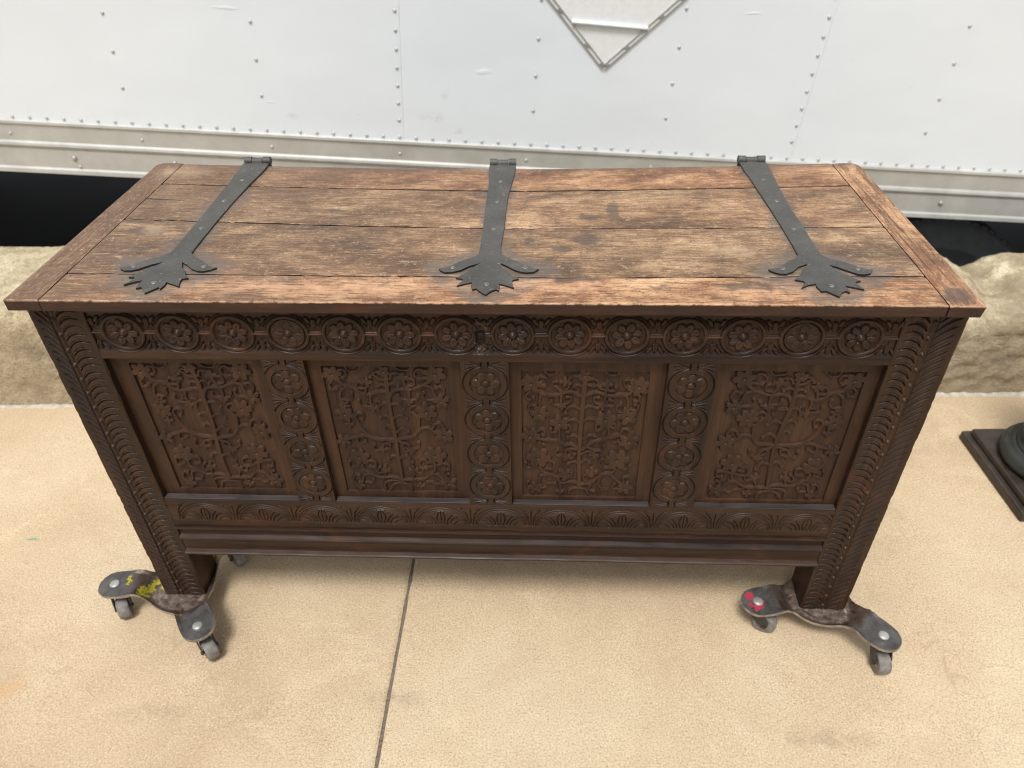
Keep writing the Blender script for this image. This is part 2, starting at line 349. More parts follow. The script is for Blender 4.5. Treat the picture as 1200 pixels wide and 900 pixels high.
def dolly_mat(name, paint, pts):
    g = G(name)
    a = g.noise(26, 6, 0.68, dist=0.4); b = g.noise(150, 4, 0.65)
    c = g.ramp(a, [(0.3, (0.05, 0.045, 0.042)), (0.5, (0.09, 0.085, 0.082)), (0.7, (0.15, 0.14, 0.13))])
    xyz = g.sep()
    r = g.math('SQRT', g.math('ADD', g.math('MULTIPLY', xyz[0], xyz[0]), g.math('MULTIPLY', xyz[1], xyz[1])))
    rr = g.math('ADD', r, g.math('MULTIPLY', g.math('SUBTRACT', a, 0.5), 0.06))
    c = g.mix(g.math('MULTIPLY', g.smooth(rr, 0.115, 0.085), 0.8), c, (0.11, 0.07, 0.05))   # rusty pressed hub
    c = g.mix(g.math('MULTIPLY', g.smooth(rr, 0.072, 0.052), 0.85), c, (0.20, 0.15, 0.12))   # rubbed cup
    dirt = g.noise(60, 6, 0.75)
    c = g.mix(g.math('MULTIPLY', g.math('MULTIPLY', g.smooth(rr, 0.115, 0.09), g.smooth(dirt, 0.48, 0.6)), 0.7), c, (0.045, 0.03, 0.024))
    c = g.mix(g.math('MULTIPLY', g.math('MULTIPLY', g.smooth(rr, 0.085, 0.06), g.smooth(dirt, 0.47, 0.38)), 0.6), c, (0.36, 0.30, 0.25))
    c = g.mix(g.math('MULTIPLY', g.smooth(b, 0.64, 0.74), 0.6), c, (0.42, 0.40, 0.38))
    if pts:
        mk = g.math('MULTIPLY', g.spots(pts, 0.012, 120, 0.25), g.smooth(b, 0.36, 0.46))
        c = g.mix(mk, c, paint)
    g.done(c, g.smooth(a, 0.3, 0.7, 0.38, 0.55), 0.45, g.bump(b, 0.4, 0.001, g.bump(a, 0.5, 0.003)))
    return g.m
M_STEEL = plain('bare_worn_steel', (0.30, 0.27, 0.24), 0.4, 0.7, 0.5, 60)
M_CASTER = plain('grey_caster_wheel', (0.17, 0.155, 0.14), 0.6, 0, 0.35, 120)
M_FORK = plain('black_caster_fork', (0.05, 0.045, 0.04), 0.5, 0.4)
M_BRONZE = plain('dark_brown_bronze', (0.050, 0.038, 0.030), 0.5, 0.3, 0.4, 25)
M_VERD = plain('greenish_patina_bronze', (0.036, 0.038, 0.033), 0.5, 0.3, 0.35, 25)

# ------------------------------------------------------------------ object helpers
WORLD_SPACE = set()      # roots whose parts are modelled in world coordinates
def link(o, parent=None):
    COL.objects.link(o)
    if parent is not None:
        o.parent = parent
        if parent.name in WORLD_SPACE: o.location = -parent.location
    return o
def tag(o, label=None, cat=None, group=None, kind=None):
    for k, v in (('label', label), ('category', cat), ('group', group), ('kind', kind)):
        if v: o[k] = v
    return o
def empty(name, loc=(0, 0, 0), label=None, cat=None, group=None):
    o = bpy.data.objects.new(name, None); o.location = loc; o.empty_display_size = 0.1
    link(o); return tag(o, label, cat, group)

class MB:
    def __init__(s): s.v = []; s.f = []; s.m = []; s.s = []
    def add(s, vs, fs, mat=0, smooth=False, xf=None):
        k = len(s.v)
        s.v += [tuple(xf @ Vector(v)) if xf is not None else tuple(v) for v in vs]
        s.f += [tuple(i + k for i in f) for f in fs]; s.m += [mat] * len(fs); s.s += [smooth] * len(fs)
        return s
    def box(s, a, b, ch=0.0, mat=0, xf=None):
        x0, y0, z0 = a; x1, y1, z1 = b
        if ch <= 0:
            vs = [(x, y, z) for z in (z0, z1) for y in (y0, y1) for x in (x0, x1)]
            return s.add(vs, [(0, 2, 3, 1), (4, 5, 7, 6), (0, 1, 5, 4), (2, 6, 7, 3), (0, 4, 6, 2), (1, 3, 7, 5)], mat, False, xf)
        bm = bmesh.new(); bmesh.ops.create_cube(bm, size=1)
        for v in bm.verts: v.co = Vector(((x0 + x1) / 2 + v.co.x * (x1 - x0), (y0 + y1) / 2 + v.co.y * (y1 - y0), (z0 + z1) / 2 + v.co.z * (z1 - z0)))
        bmesh.ops.bevel(bm, geom=bm.edges[:], offset=ch, segments=2, affect='EDGES', profile=0.5)
        bm.verts.index_update()
        s.add([v.co[:] for v in bm.verts], [[v.index for v in f.verts] for f in bm.faces], mat, False, xf); bm.free()
        return s
    def lathe(s, prof, seg=24, mat=0, xf=None, smooth=True):
        """prof: (r, z) pairs, spun about z"""
        vs = []; fs = []
        n = len(prof)
        for j in range(seg):
            a = 2 * math.pi * j / seg
            vs += [(r * math.cos(a), r * math.sin(a), z) for r, z in prof]
        for j in range(seg):
            k = (j + 1) % seg
            for i in range(n - 1):
                fs.append((j * n + i, k * n + i, k * n + i + 1, j * n + i + 1))
        s.add(vs, fs, mat, smooth, xf)
        if prof[0][0] > 1e-6: s.add([vs[j * n] for j in range(seg)], [tuple(range(seg))[::-1]], mat, False, xf)
        if prof[-1][0] > 1e-6: s.add([vs[j * n + n - 1] for j in range(seg)], [tuple(range(seg))], mat, False, xf)
        return s
    def tube(s, p, q, r, seg=12, mat=0, xf=None):
        p, q = Vector(p), Vector(q); d = q - p
        t = Matrix.Translation(p) @ d.to_track_quat('Z', 'Y').to_matrix().to_4x4()
        if xf is not None: t = xf @ t
        return s.lathe([(r, 0), (r, d.length)], seg, mat, t)
    def prism(s, pts, z0, z1, mat=0, side=None, xf=None):
        n = len(pts)
        vs = [(x, y, z0) for x, y in pts] + [(x, y, z1) for x, y in pts]
        s.add(vs, [tuple(range(n, 2 * n)), tuple(range(n))[::-1]], mat, False, xf)
        s.add(vs, [(i, (i + 1) % n, n + (i + 1) % n, n + i) for i in range(n)], mat if side is None else side, False, xf)
        return s
    def build(s, name, mats, parent=None, **kw):
        me = bpy.data.meshes.new(name); me.from_pydata(s.v, [], s.f)
        for mt in (mats if isinstance(mats, (list, tuple)) else [mats]): me.materials.append(mt)
        me.polygons.foreach_set('material_index', s.m); me.polygons.foreach_set('use_smooth', s.s)
        me.update()
        o = bpy.data.objects.new(name, me); link(o, parent)
        return tag(o, **kw)

def grid_mesh(name, P, mask, mat, parent, skirt=None, soft=False):
    """P (nj, ni, 3) points; mask (nj-1, ni-1) of cells kept; skirt: y of the board's back"""
    nj, ni = P.shape[:2]
    jj, ii = np.nonzero(mask)
    q = np.stack([jj * ni + ii, jj * ni + ii + 1, (jj + 1) * ni + ii + 1, (jj + 1) * ni + ii], 1)
    used, inv = np.unique(q.ravel(), return_inverse=True)
    V_ = P.reshape(-1, 3)[used]; F_ = inv.reshape(-1, 4)
    nf = len(F_); smooth = np.full(nf, soft)
    if skirt is not None:
        ring = [(0, i) for i in range(ni)] + [(j, ni - 1) for j in range(1, nj)] + [(nj - 1, i) for i in range(ni - 2, -1, -1)] + [(j, 0) for j in range(nj - 2, 0, -1)]
        a = np.array([P[j, i] for j, i in ring]); b = a.copy(); b[:, 1] = skirt
        k = len(V_); n = len(ring)
        V_ = np.concatenate([V_, a, b])
        S_ = np.array([(k + (i + 1) % n, k + i, k + n + i, k + n + (i + 1) % n) for i in range(n)])
        c = k + n
        cor = [0, ni - 1, ni - 1 + nj - 1, 2 * (ni - 1) + nj - 1]
        F_ = np.concatenate([F_, S_, np.array([[c + cor[3], c + cor[2], c + cor[1], c + cor[0]]])])
        smooth = np.concatenate([smooth, np.zeros(n + 1, bool)])
    me = bpy.data.meshes.new(name)
    me.vertices.add(len(V_)); me.vertices.foreach_set('co', V_.astype(np.float32).ravel())
    me.loops.add(len(F_) * 4); me.loops.foreach_set('vertex_index', F_.astype(np.int32).ravel())
    me.polygons.add(len(F_)); me.polygons.foreach_set('loop_start', np.arange(0, len(F_) * 4, 4, dtype=np.int32))
    me.polygons.foreach_set('use_smooth', smooth)
    me.materials.append(mat); me.update(calc_edges=True); me.validate()
    o = bpy.data.objects.new(name, me); link(o, parent)
    return o

class Field:
    """a relief h(x, z) cut into a board face; positive stands proud"""
    def __init__(s, x0, x1, z0, z1, step, xs=None, zs=None):
        if xs is not None:
            s.x, s.z = np.array(xs), np.array(zs); s.ni, s.nj = len(xs), len(zs)
            s.X, s.Z = np.meshgrid(s.x, s.z); s.h = np.zeros_like(s.X); s.t = np.full_like(s.X, -1.0); return
        s.ni = max(2, int(round((x1 - x0) / step)) + 1); s.nj = max(2, int(round((z1 - z0) / step)) + 1)
        s.x = np.linspace(x0, x1, s.ni); s.z = np.linspace(z0, z1, s.nj)
        s.X, s.Z = np.meshgrid(s.x, s.z); s.h = np.zeros_like(s.X); s.t = np.full_like(s.X, -1.0)
    def win(s, xa, xb, za, zb):
        i0, i1 = np.searchsorted(s.x, [xa, xb]); j0, j1 = np.searchsorted(s.z, [za, zb])
        return slice(j0, j1), slice(i0, i1)
    def segd(s, w, a, b):
        X, Z = s.X[w], s.Z[w]
        dx, dz = b[0] - a[0], b[1] - a[1]; L = dx * dx + dz * dz + 1e-12
        t = np.clip(((X - a[0]) * dx + (Z - a[1]) * dz) / L, 0, 1)
        return np.hypot(X - a[0] - t * dx, Z - a[1] - t * dz), t
    def stroke(s, pts, r0, r1=None):
        """raised stroke into s.t (inside distance)"""
        r1 = r0 if r1 is None else r1; n = len(pts) - 1
        for k in range(n):
            a, b = pts[k], pts[k + 1]; R = max(r0, r1) + 0.001
            w = s.win(min(a[0], b[0]) - R, max(a[0], b[0]) + R, min(a[1], b[1]) - R, max(a[1], b[1]) + R)
            d, t = s.segd(w, a, b)
            s.t[w] = np.maximum(s.t[w], r0 + (r1 - r0) * (k + t) / n - d)
    def disc(s, x, z, r, kx=1.0, rot=0.0):
        w = s.win(x - r * 1.5, x + r * 1.5, z - r * 1.5, z + r * 1.5)
        X, Z = s.X[w] - x, s.Z[w] - z
        c, q = math.cos(rot), math.sin(rot)
        s.t[w] = np.maximum(s.t[w], r * (1 - np.hypot((X * c + Z * q) / kx, -X * q + Z * c) / r))
    def cut(s, pts, wd, depth, taper=True, hard=False):
        """incised gouge line"""
        n = len(pts) - 1
        acc = {}
        for k in range(n):
            a, b = pts[k], pts[k + 1]; R = wd * 2.2
            w = s.win(min(a[0], b[0]) - R, max(a[0], b[0]) + R, min(a[1], b[1]) - R, max(a[1], b[1]) + R)
            d, t = s.segd(w, a, b); u = (k + t) / n
            ww = wd * (0.45 + 0.55 * np.sin(np.pi * np.clip(u, 0.02, 0.98))) if taper else wd
            g_ = -depth * np.exp(-(d / ww) ** 2 * 1.6)
            s.h[w] = np.minimum(s.h[w], s.base[w] + g_)
    def snap(s): s.base = s.h.copy()
    def points(s, y0):
        return np.stack([s.X, y0 - s.h, s.Z], -1)
    def cells(s, f):
        xc = (s.X[:-1, :-1] + s.X[1:, 1:]) / 2; zc = (s.Z[:-1, :-1] + s.Z[1:, 1:]) / 2
        return f(xc, zc)

def spline(pts, sub=5):
    P = [pts[0]] + list(pts) + [pts[-1]]; out = []
    for k in range(1, len(P) - 2):
        a, b, c, d = [np.array(P[k + i], float) for i in (-1, 0, 1, 2)]
        for j in range(sub):
            t = j / sub
            out.append(tuple(0.5 * ((2 * b) + (-a + c) * t + (2 * a - 5 * b + 4 * c - d) * t * t + (-a + 3 * b - 3 * c + d) * t ** 3)))
    out.append(tuple(P[-2])); return out
def arc(cx, cz, rx, rz, a0, a1, n=14):
    return [(cx + rx * math.cos(a0 + (a1 - a0) * i / n), cz + rz * math.sin(a0 + (a1 - a0) * i / n)) for i in range(n + 1)]
def rough_field(f, amp, sc=60, seed=0):
    """hand-cut unevenness"""
    rs = np.random.RandomState(seed)
    for k in range(7):
        a = rs.uniform(0, 2 * np.pi); fq = sc * rs.uniform(0.4, 1.8); ph = rs.uniform(0, 6.28)
        f.h += amp / 3 * np.sin((f.X * math.cos(a) + f.Z * math.sin(a)) * fq + ph)
def copy_tree(o, parent=None):
    c = o.copy(); COL.objects.link(c); c.parent = parent
    for ch in list(o.children): copy_tree(ch, c)
    return c

VINE_A = ([[20,508,988,501,914,498,826,493,736,496,630,503,535,506,437,505,307,508,188,510,97],[17,487,444,406,442,340,448,291,466,246,506,216,547,202,592],[10,202,592,193,628,219,653,255,650,265,624,242,599],[15,291,466,234,475,172,460,111,449,60,429],[10,180,460,174,424,200,408,238,425],[12,501,437,448,422,401,407,381,371],[10,380,363,326,351,301,373,311,402],[10,395,364,437,367,454,401,431,410],[17,517,444,585,457,652,470,693,507,718,559,725,620],[15,684,496,732,536,798,542,839,515,902,483],[11,834,540,858,575,902,579,929,548,919,517],[11,725,613,693,653,663,673,669,702,706,715,737,697],[12,537,430,573,417,608,403,622,368],[10,626,360,664,368,703,391,699,419],[9,604,367,562,388,557,409],[9,490,725,453,731,418,715,398,679],[9,508,723,572,724,608,688],[9,488,619,447,637,401,615],[9,516,617,577,639,622,608],[9,491,535,454,556,422,536],[10,525,507,576,539,623,512],[11,506,296,455,309,413,273],[11,524,293,583,309,622,256],[16,503,790,485,816,423,819,357,801,307,798,263,817,224,848,170,860,133,874,109,909],[11,93,934,128,974,176,972,181,935,150,920],[13,357,801,342,753,356,701],[9,362,695,407,708,421,737,394,748],[12,307,798,330,856,348,906],[10,314,843,265,842,249,867,273,889,305,880],[13,169,857,119,827,98,776,114,724],[10,58,896,24,864,38,830,79,840],[10,116,757,165,751,200,773,196,803],[10,343,707,292,704,256,719,247,752],[16,509,782,542,824,600,838,669,834,741,852,805,872,863,906],[11,844,925,796,918,768,918],[11,820,961,788,984,746,973,733,939,764,915],[12,669,834,646,872,634,916],[11,533,915,551,946,593,955,626,940],[10,672,860,722,870,719,907,671,916],[13,669,834,672,790,663,745],[10,654,758,599,766,578,795],[10,675,758,725,763,743,791],[13,805,868,859,850,876,806,903,755],[11,930,781,961,826,936,860,896,851],[10,887,761,816,760,783,785,793,815],[10,497,902,443,913,405,940,375,925],[10,392,944,415,960,449,953],[9,498,858,458,870,421,857],[9,513,871,556,880,589,859],[9,188,999,201,974,237,965,276,975,305,1000],[9,581,1001,623,977,685,978,712,1000],[15,510,100,431,120,361,118,292,120,231,156,189,179,171,227],[11,139,219,74,198,57,228,66,262],[11,189,242,245,266,292,252,291,214,244,210],[13,231,153,171,133,152,82,117,42],[10,177,74,230,68,250,99],[10,88,57,64,95,94,138,124,132],[10,362,124,369,170],[10,361,170,317,154,302,184,328,208],[11,347,15,352,70,420,92,496,84],[12,395,19,423,56,494,70,570,54,589,12],[15,512,94,606,102,699,106,767,154,809,179,821,247],[11,801,231,731,205,688,229,693,270,738,282,758,253],[11,839,232,893,248,945,234,938,193,897,196],[10,606,106,624,160],[10,644,176,689,161,710,192,686,210],[12,767,151,825,155,869,119,911,66],[10,874,81,818,59,781,79,735,86],[10,652,99,664,61],[10,929,105,909,143,932,159]],
    [[67,943,46,6],[51,426,36,5],[110,644,44,6],[131,563,24,4],[380,360,24,4],[924,483,46,6],[797,668,50,6],[625,350,24,4],[354,692,24,4],[342,887,26,4],[123,717,28,5],[662,744,24,4],[894,950,50,6],[638,922,28,4],[928,749,38,5],[485,966,32,5],[162,294,50,6],[116,39,30,4],[375,193,28,3],[830,313,54,6],[620,187,28,4],[924,71,42,5],[670,45,24,4],[33,839,14,3],[319,740,14,3]])
VINE_B = ([[22,504,955,497,878,492,759,488,637,484,511,483,382,489,235,499,82],[17,463,825,413,851,348,850,277,829,206,828,151,844,112,866],[11,106,937,141,964,191,951,205,913,174,893],[12,151,840,141,794,141,727],[11,127,699,76,699,50,732,73,755,102,746],[10,62,852,26,819,55,790,88,806],[12,320,847,276,888,248,894,245,920,283,929],[12,334,843,376,902,339,940],[13,320,839,314,783,323,723],[10,315,756,257,756,235,785],[10,329,757,379,777,400,811,364,817],[11,473,942,416,973,374,947,382,915],[10,489,891,439,906,411,890],[17,527,833,576,850,633,847,691,826,776,832,847,837,893,877],[11,889,916,852,947,811,934,821,895,857,889],[11,903,838,946,832,943,793,915,786],[13,840,831,859,778,857,711],[11,885,725,935,719,946,753,917,766],[10,844,697,785,710,768,743,803,764],[13,670,828,666,775,655,721],[10,660,755,595,774,579,807,614,817],[10,674,755,739,750,751,783,707,800],[12,670,835,674,880,678,932],[10,689,868,739,862,751,894],[10,667,874,624,880,609,905],[11,522,943,571,950,608,925,624,893],[10,531,904,574,899],[9,183,999,205,977,247,975,275,997],[9,667,998,693,978,745,976,771,995],[11,482,719,423,747,373,737,352,696],[10,503,732,553,749,611,734],[9,486,616,434,643,354,635],[9,507,637,543,652,584,650],[10,479,500,430,522,379,502],[10,513,495,563,524,608,516],[17,456,425,411,446,351,440,313,473,238,478,171,484,112,493],[13,313,466,309,536,308,599],[11,340,607,387,601,403,563,374,545],[10,282,550,238,542,234,570],[11,119,547,156,569,190,548,171,520],[10,134,462,179,442],[17,509,405,552,441,603,478,669,486,726,509,783,534,859,511,898,483],[13,712,504,723,558,690,613],[11,670,585,620,563,611,605,632,619],[10,721,593,772,587,763,621],[11,820,539,839,577,883,572,903,540],[10,799,524,749,502,766,470,810,475],[11,553,427,614,399,674,400,694,437],[12,472,404,404,410,360,380,361,336],[10,353,358,300,349,277,378,299,400],[10,376,336,429,330,443,367],[11,503,368,555,391,600,377,617,341],[10,602,341,646,356],[11,484,287,438,305,393,285],[11,498,294,543,318,577,296],[15,490,113,428,127,335,117,304,162,242,192,172,213,146,257],[11,119,272,65,241,19,255,19,292],[11,164,288,225,311,271,282,256,237,210,244],[12,242,184,157,182,142,120,118,66],[10,149,66,204,75,219,110,281,108],[10,87,65,32,87,41,126],[12,328,117,329,47],[10,319,186,325,224],[10,350,140,403,172,433,203,394,217],[12,408,25,422,62,492,74,562,60,579,21],[15,506,105,583,115,642,155,686,193,761,203,810,158,859,121,907,99],[13,686,193,776,211,803,256],[11,772,270,705,254,658,283,678,328,723,321],[11,832,272,895,243,930,274],[10,890,122,885,175,923,176],[10,907,91,840,67,793,81,813,120],[10,567,115,534,160,541,190,579,191],[12,687,178,667,117,693,79,740,64],[10,598,108,585,61,632,46]],
    [[70,911,50,6],[141,686,44,6],[59,511,46,6],[340,925,26,4],[322,743,22,4],[493,971,34,5],[679,906,28,4],[933,897,50,6],[867,671,48,5],[656,748,22,4],[307,613,46,5],[688,647,48,6],[898,476,48,6],[364,343,28,4],[608,363,26,4],[134,331,58,6],[365,187,38,5],[103,65,40,5],[329,39,22,4],[601,214,34,4],[813,323,60,6],[909,76,40,5],[717,64,20,3],[228,775,12,3]])

# ------------------------------------------------------------------ pavement
SEAM0, SEAM1 = -0.2135, -0.2065
pave = tag(MB().box((-9, -7, -0.60), (9, 0.66, -0.06)).build('pavement', M_JOINT), kind='structure')
def slab(x0, x1, y0, y1, seed):
    """a cast slab: gently uneven top, rounded arrises"""
    fine_x = sorted(set([x0, x1, x0 + .004, x0 + .010, x1 - .004, x1 - .010] + list(np.linspace(max(x0 + .02, -2.4), min(x1 - .02, 2.4), 60))))
    fine_y = sorted(set([y0, y1, y0 + .004, y1 - .004] + list(np.linspace(-1.2, y1 - .01, 50)) + [y0 + .2]))
    vs = []; ni = len(fine_x)
    for y in fine_y:
        for x in fine_x:
            e = min(x - x0, x1 - x, y - y0, y1 - y)
            wob = 0.0012 * mnoise.noise(Vector((x * 6, y * 6, seed)))
            # the joint edge is a little ragged
            jit = 0.0022 * mnoise.noise(Vector((y * 30, seed, 0))) if (e < 0.005 and (abs(x - x0) < .005 or abs(x - x1) < .005) and abs(x) < 1) else 0
            vs.append((x + jit, y, 0 - (0.004 if e < 1e-6 else (0.0012 if e < 0.005 else 0)) + wob))
    fs = [(j * ni + i, j * ni + i + 1, (j + 1) * ni + i + 1, (j + 1) * ni + i) for j in range(len(fine_y) - 1) for i in range(ni - 1)]
    mb = MB(); mb.add(vs, fs, 0, True)
    mb.box((x0 + .0005, y0, -0.058), (x1 - .0005, y1, -0.0055))
    return mb.build('slab', M_CONC, pave)
slab(SEAM1, 2.85, -6.5, 0.86, 1); slab(-3.26, SEAM0, -6.5, 0.80, 2)
slab(2.857, 8.9, -6.5, 0.86, 3); slab(-8.9, -3.267, -6.5, 0.80, 4)

def filler():
    mb = MB(); ys = np.linspace(-1.0, .79, 500)
    vs = []
    for y in ys:
        z = -0.0045 + 0.0016 * mnoise.noise(Vector((y * 60, 0, 0))) + .0012 * mnoise.noise(Vector((y * 17, 0, 4)))
        vs += [(SEAM0 - .002, y, z), ((SEAM0 + SEAM1) / 2, y, z - .0008 + .001 * mnoise.noise(Vector((y * 120, 1, 0)))), (SEAM1 + .002, y, z)]
    mb.add(vs, [(i * 3 + j, i * 3 + j + 1, (i + 1) * 3 + j + 1, (i + 1) * 3 + j) for i in range(len(ys) - 1) for j in range(2)], 0, True)
    mb.build('joint_filler', M_JOINT, pave)
filler()

# the yard behind the wall falls away to the right; the lorry stands on it
def yard_z(x): return -0.66 - 0.0738 * max(-5.0, min(6.0, x))
vs = []; xs = [-150, -40, -5, -2, 0, 2, 4, 6, 40, 150]; ys = [-150, -7, 0.9, 4, 12, 150]
for y in ys:
    for x in xs: vs.append((x, y, yard_z(x) - 0.045 * max(0, min(3, y - 1.2)) * 0))
n_ = len(xs)
tag(MB().add(vs, [(j * n_ + i, j * n_ + i + 1, (j + 1) * n_ + i + 1, (j + 1) * n_ + i) for j in range(len(ys) - 1) for i in range(n_ - 1)]).build('ground', M_YARD), kind='structure')

# ------------------------------------------------------------------ low concrete wall
def smst(a, b, x):
    t = max(0.0, min(1.0, (x - a) / (b - a))); return t * t * (3 - 2 * t)
def wall():
    prof = []   # (kind, t)
    xs = list(np.linspace(-4.5, -2.0, 20))[:-1] + list(np.linspace(-2.0, 2.1, 330)) + list(np.linspace(2.1, 4.5, 20))[1:]
    T = list(np.linspace(0, 1, 26)) + list(np.linspace(1, 2, 34))[1:] + list(np.linspace(2, 3, 8))[1:]
    vs = []
    for x in xs:
        r = smst(-0.3, 0.9, x)
        y0 = 0.700 + 0.0386 * (x + 1.38)
        zf = 0.325 * (1 - r) + 0.236 * r; zb = 0.325 * (1 - r) + 0.262 * r
        dep = 0.43 - 0.03 * r
        if r > 0: zb -= 0.035 * math.exp(-((x - 1.43) / 0.055) ** 2) - 0.012 * math.exp(-((x - 1.31) / 0.04) ** 2) - .012 * math.exp(-((x - 1.62) / 0.1) ** 2)
        rad = 0.012 + 0.014 * r
        for t in T:
            if t <= 1:
                z = -0.02 + (zf + 0.02) * t; y = y0 + 0.018 * t + rad * smst(0.8, 1.0, t) ** 2 * 0.7
                nrm = Vector((0, -1, 0.5 * smst(.8, 1, t)))
            elif t <= 2:
                u = t - 1; y = y0 + 0.018 + rad * .7 + (dep - 0.02 - rad * .7) * u; z = zf + (zb - zf) * smst(0, 0.6, u) - 0.02 * smst(.93, 1, u)
                nrm = Vector((0, -0.2, 1))
            else:
                u = t - 2; y = y0 + dep; z = zb - 0.02 + (-1.1 - zb) * u; nrm = Vector((0, 1, 0))
            p = Vector((x, y, z)); nrm.normalize()
            a1 = mnoise.noise(p * 7 + Vector((3, 1, 2))); a2 = mnoise.noise(p * 19); a3 = mnoise.noise(p * 48); a4 = abs(mnoise.noise(p * 11 + Vector((9, 9, 9))))
            k = 0.25 + 0.75 * r
            top = 1 if t > 0.75 else 0.45
            cell = mnoise.voronoi(p * 16)[0]
            d = k * top * (0.010 * r * (cell[1] - cell[0] - .3) + 0.013 * a1 + 0.011 * a2 + 0.012 * (a4 - 0.25) + 0.010 * abs(mnoise.noise(p * 34 + Vector((4, 4, 4))))) + 0.0055 * a3 * (0.6 + 0.4 * r) + 0.002 * mnoise.noise(p * 110)
            # thin cold joint on the right-hand face
            if t < 1: d -= 0.006 * r * math.exp(-((p.z - 0.045 - 0.008 * a1) / 0.006) ** 2)
            if t > 2.2: d *= 0.2
            vs.append(tuple(p + nrm * d))
    n = len(T)
    fs = [(i * n + j, (i + 1) * n + j, (i + 1) * n + j + 1, i * n + j + 1) for i in range(len(xs) - 1) for j in range(n - 1)]
    MB().add(vs, fs, 0, True).build('low_concrete_wall', M_WALL, label='low rough tan concrete wall, broken along its top at the right, running behind the chest', cat='wall')
wall()
# mortar left along the foot of the wall
def joint_strip():
    vs = []; xs = np.linspace(-2.6, 2.6, 420)
    for x in xs:
        y0 = 0.700 + 0.0386 * (x + 1.38)
        w = 0.010 + 0.010 * abs(mnoise.noise(Vector((x * 9, 0, 0)))) + 0.012 * max(0, mnoise.noise(Vector((x * 3, 5, 0))))
        vs += [(x, y0 - w, 0.0), (x, y0 - w * .5, 0.002 + 0.004 * mnoise.noise(Vector((x * 40, 2, 0)))), (x, y0 + .02, 0.004)]
    fs = [(i * 3 + j, (i + 1) * 3 + j, (i + 1) * 3 + j + 1, i * 3 + j + 1) for i in range(len(xs) - 1) for j in range(2)]
    tag(MB().add(vs, fs, 0, True).build('mortar_joint', M_MORTAR), kind='structure')
joint_strip()

# ------------------------------------------------------------------ lorry body behind the wall
TO = Vector((-0.3381, 1.2867, 0.9078))
ta, tb, tc = 0.0470, 0.0736, 0.0274
TR = Matrix.Rotation(ta, 3, 'Z') @ Matrix.Rotation(tb, 3, 'Y') @ Matrix.Rotation(tc, 3, 'X')
BX, BY, BZ = 0.6, 1.25, -1.52           # the lorry's base, in the plane of its side
truck = empty('box_truck', TO + TR @ Vector((BX, BY, BZ)), 'white riveted box truck standing close behind the low wall', 'truck')
truck.rotation_euler = TR.to_euler()
LW = Matrix.Translation((-BX, -BY, -BZ))
def tpart(mb, name, mats, parent=truck, **kw):
    mb.v = [tuple(LW @ Vector(v)) for v in mb.v]
    return mb.build(name, mats, parent, **kw)
X0, X1, ZT, ZR = -3.6576, 4.8768, 2.10, -0.319
# sheets: each 1.219 m wide, each lapping over the next
for k in range(-3, 4):
    xa, xb = k * 1.2192, (k + 1) * 1.2192
    mb = MB().box((xa + 0.0125, 0.0 - 0.0012, ZR - 0.02), (xb + 0.0120, 0.003, ZT), 0)
    tpart(mb, 'side_sheet', M_SKIN)
tpart(MB().box((X0, 0.004, ZR - 0.10), (X1, 2.45, ZT)), 'cargo_body', M_SKIN)
mb = MB()
RP = [(-0.004, -0.314), (-0.010, -0.317), (-0.011, -0.324), (-0.0065, -0.329), (-0.006, -0.378), (-0.010, -0.384), (-0.0115, -0.391), (-0.009, -0.397), (-0.0055, -0.402), (-0.005, -0.462), (-0.009, -0.468), (-0.010, -0.480), (-0.004, -0.484), (0.06, -0.484), (0.06, -0.314)]
n = len(RP)
mb.add([(X0 + .01, y, z) for y, z in RP] + [(X1 + .01, y, z) for y, z in RP], [(i, (i + 1) % n, n + (i + 1) % n, n + i) for i in range(n)] + [tuple(range(n))[::-1], tuple(range(n, 2 * n))])
rail = tpart(mb, 'bottom_rail', M_ALU)
def dome_mesh(name, r, h, mat):
    mb = MB().lathe([(r, 0.0006), (r * 0.96, h * .35), (r * .75, h * .72), (r * .4, h * .95), (0, h)], 10, 0, Matrix.Rotation(math.pi / 2, 4, 'X'))
    me = bpy.data.meshes.new(name); me.from_pydata(mb.v, [], mb.f); me.materials.append(mat)
    for p in me.polygons: p.use_smooth = True
    return me
ME_R = dome_mesh('rivet', 0.0054, 0.0032, M_RIVET)
ME_B = dome_mesh('bolt', 0.0085, 0.006, M_BOLT)
def stud(me, name, x, z, y=-0.0012, parent=truck):
    o = bpy.data.objects.new(name, me); link(o, parent)
    o.location = LW @ Vector((x, y, z)); return o
far = MB()
seen = lambda x, z: -1.45 < x < 2.15 and z < 0.19
def rivet(x, z):
    if seen(x, z): stud(ME_R, 'rivet', x, z)
    else: far.lathe([(0.0062, 0.0006), (0.0045, 0.003), (0, 0.0036)], 6, 0, Matrix.Translation((x, -0.0012, z)) @ Matrix.Rotation(math.pi / 2, 4, 'X'))
for i in range(int(X0 / .0508) + 1, int(X1 / .0508)): rivet(i * 0.0508, -0.3065)
for c in range(-8, 12):
    s_ = c % 3 == 0; step = 0.0508 if s_ else 0.1016
    z = 0.1016 * 18 if not s_ else 0.0508 * 38 
    while z > -0.285:
        zz = z + (0.0 if not s_ else 0.0)
        rivet(c * 0.4064, zz); z -= step
tpart(far, 'rivets_beyond', M_RIVET, kind='stuff')
for i in range(-4, 6):
    stud(ME_R, 'rail_rivet', -1.19 + 0.3965 * (i), -0.357, -0.006)
    for xx, zz, mm in ((-1.02 + 0.31 * (i + 0), -0.428, ME_B), (-1.01 + 0.31 * i, -0.455, ME_R)):
        stud(mm, 'rail_bolt', xx, zz, -0.0055)
for i in range(0, 8): 
    stud(ME_B, 'rail_bolt', 0.84 + 0.31 * i, -0.428, -0.0055)
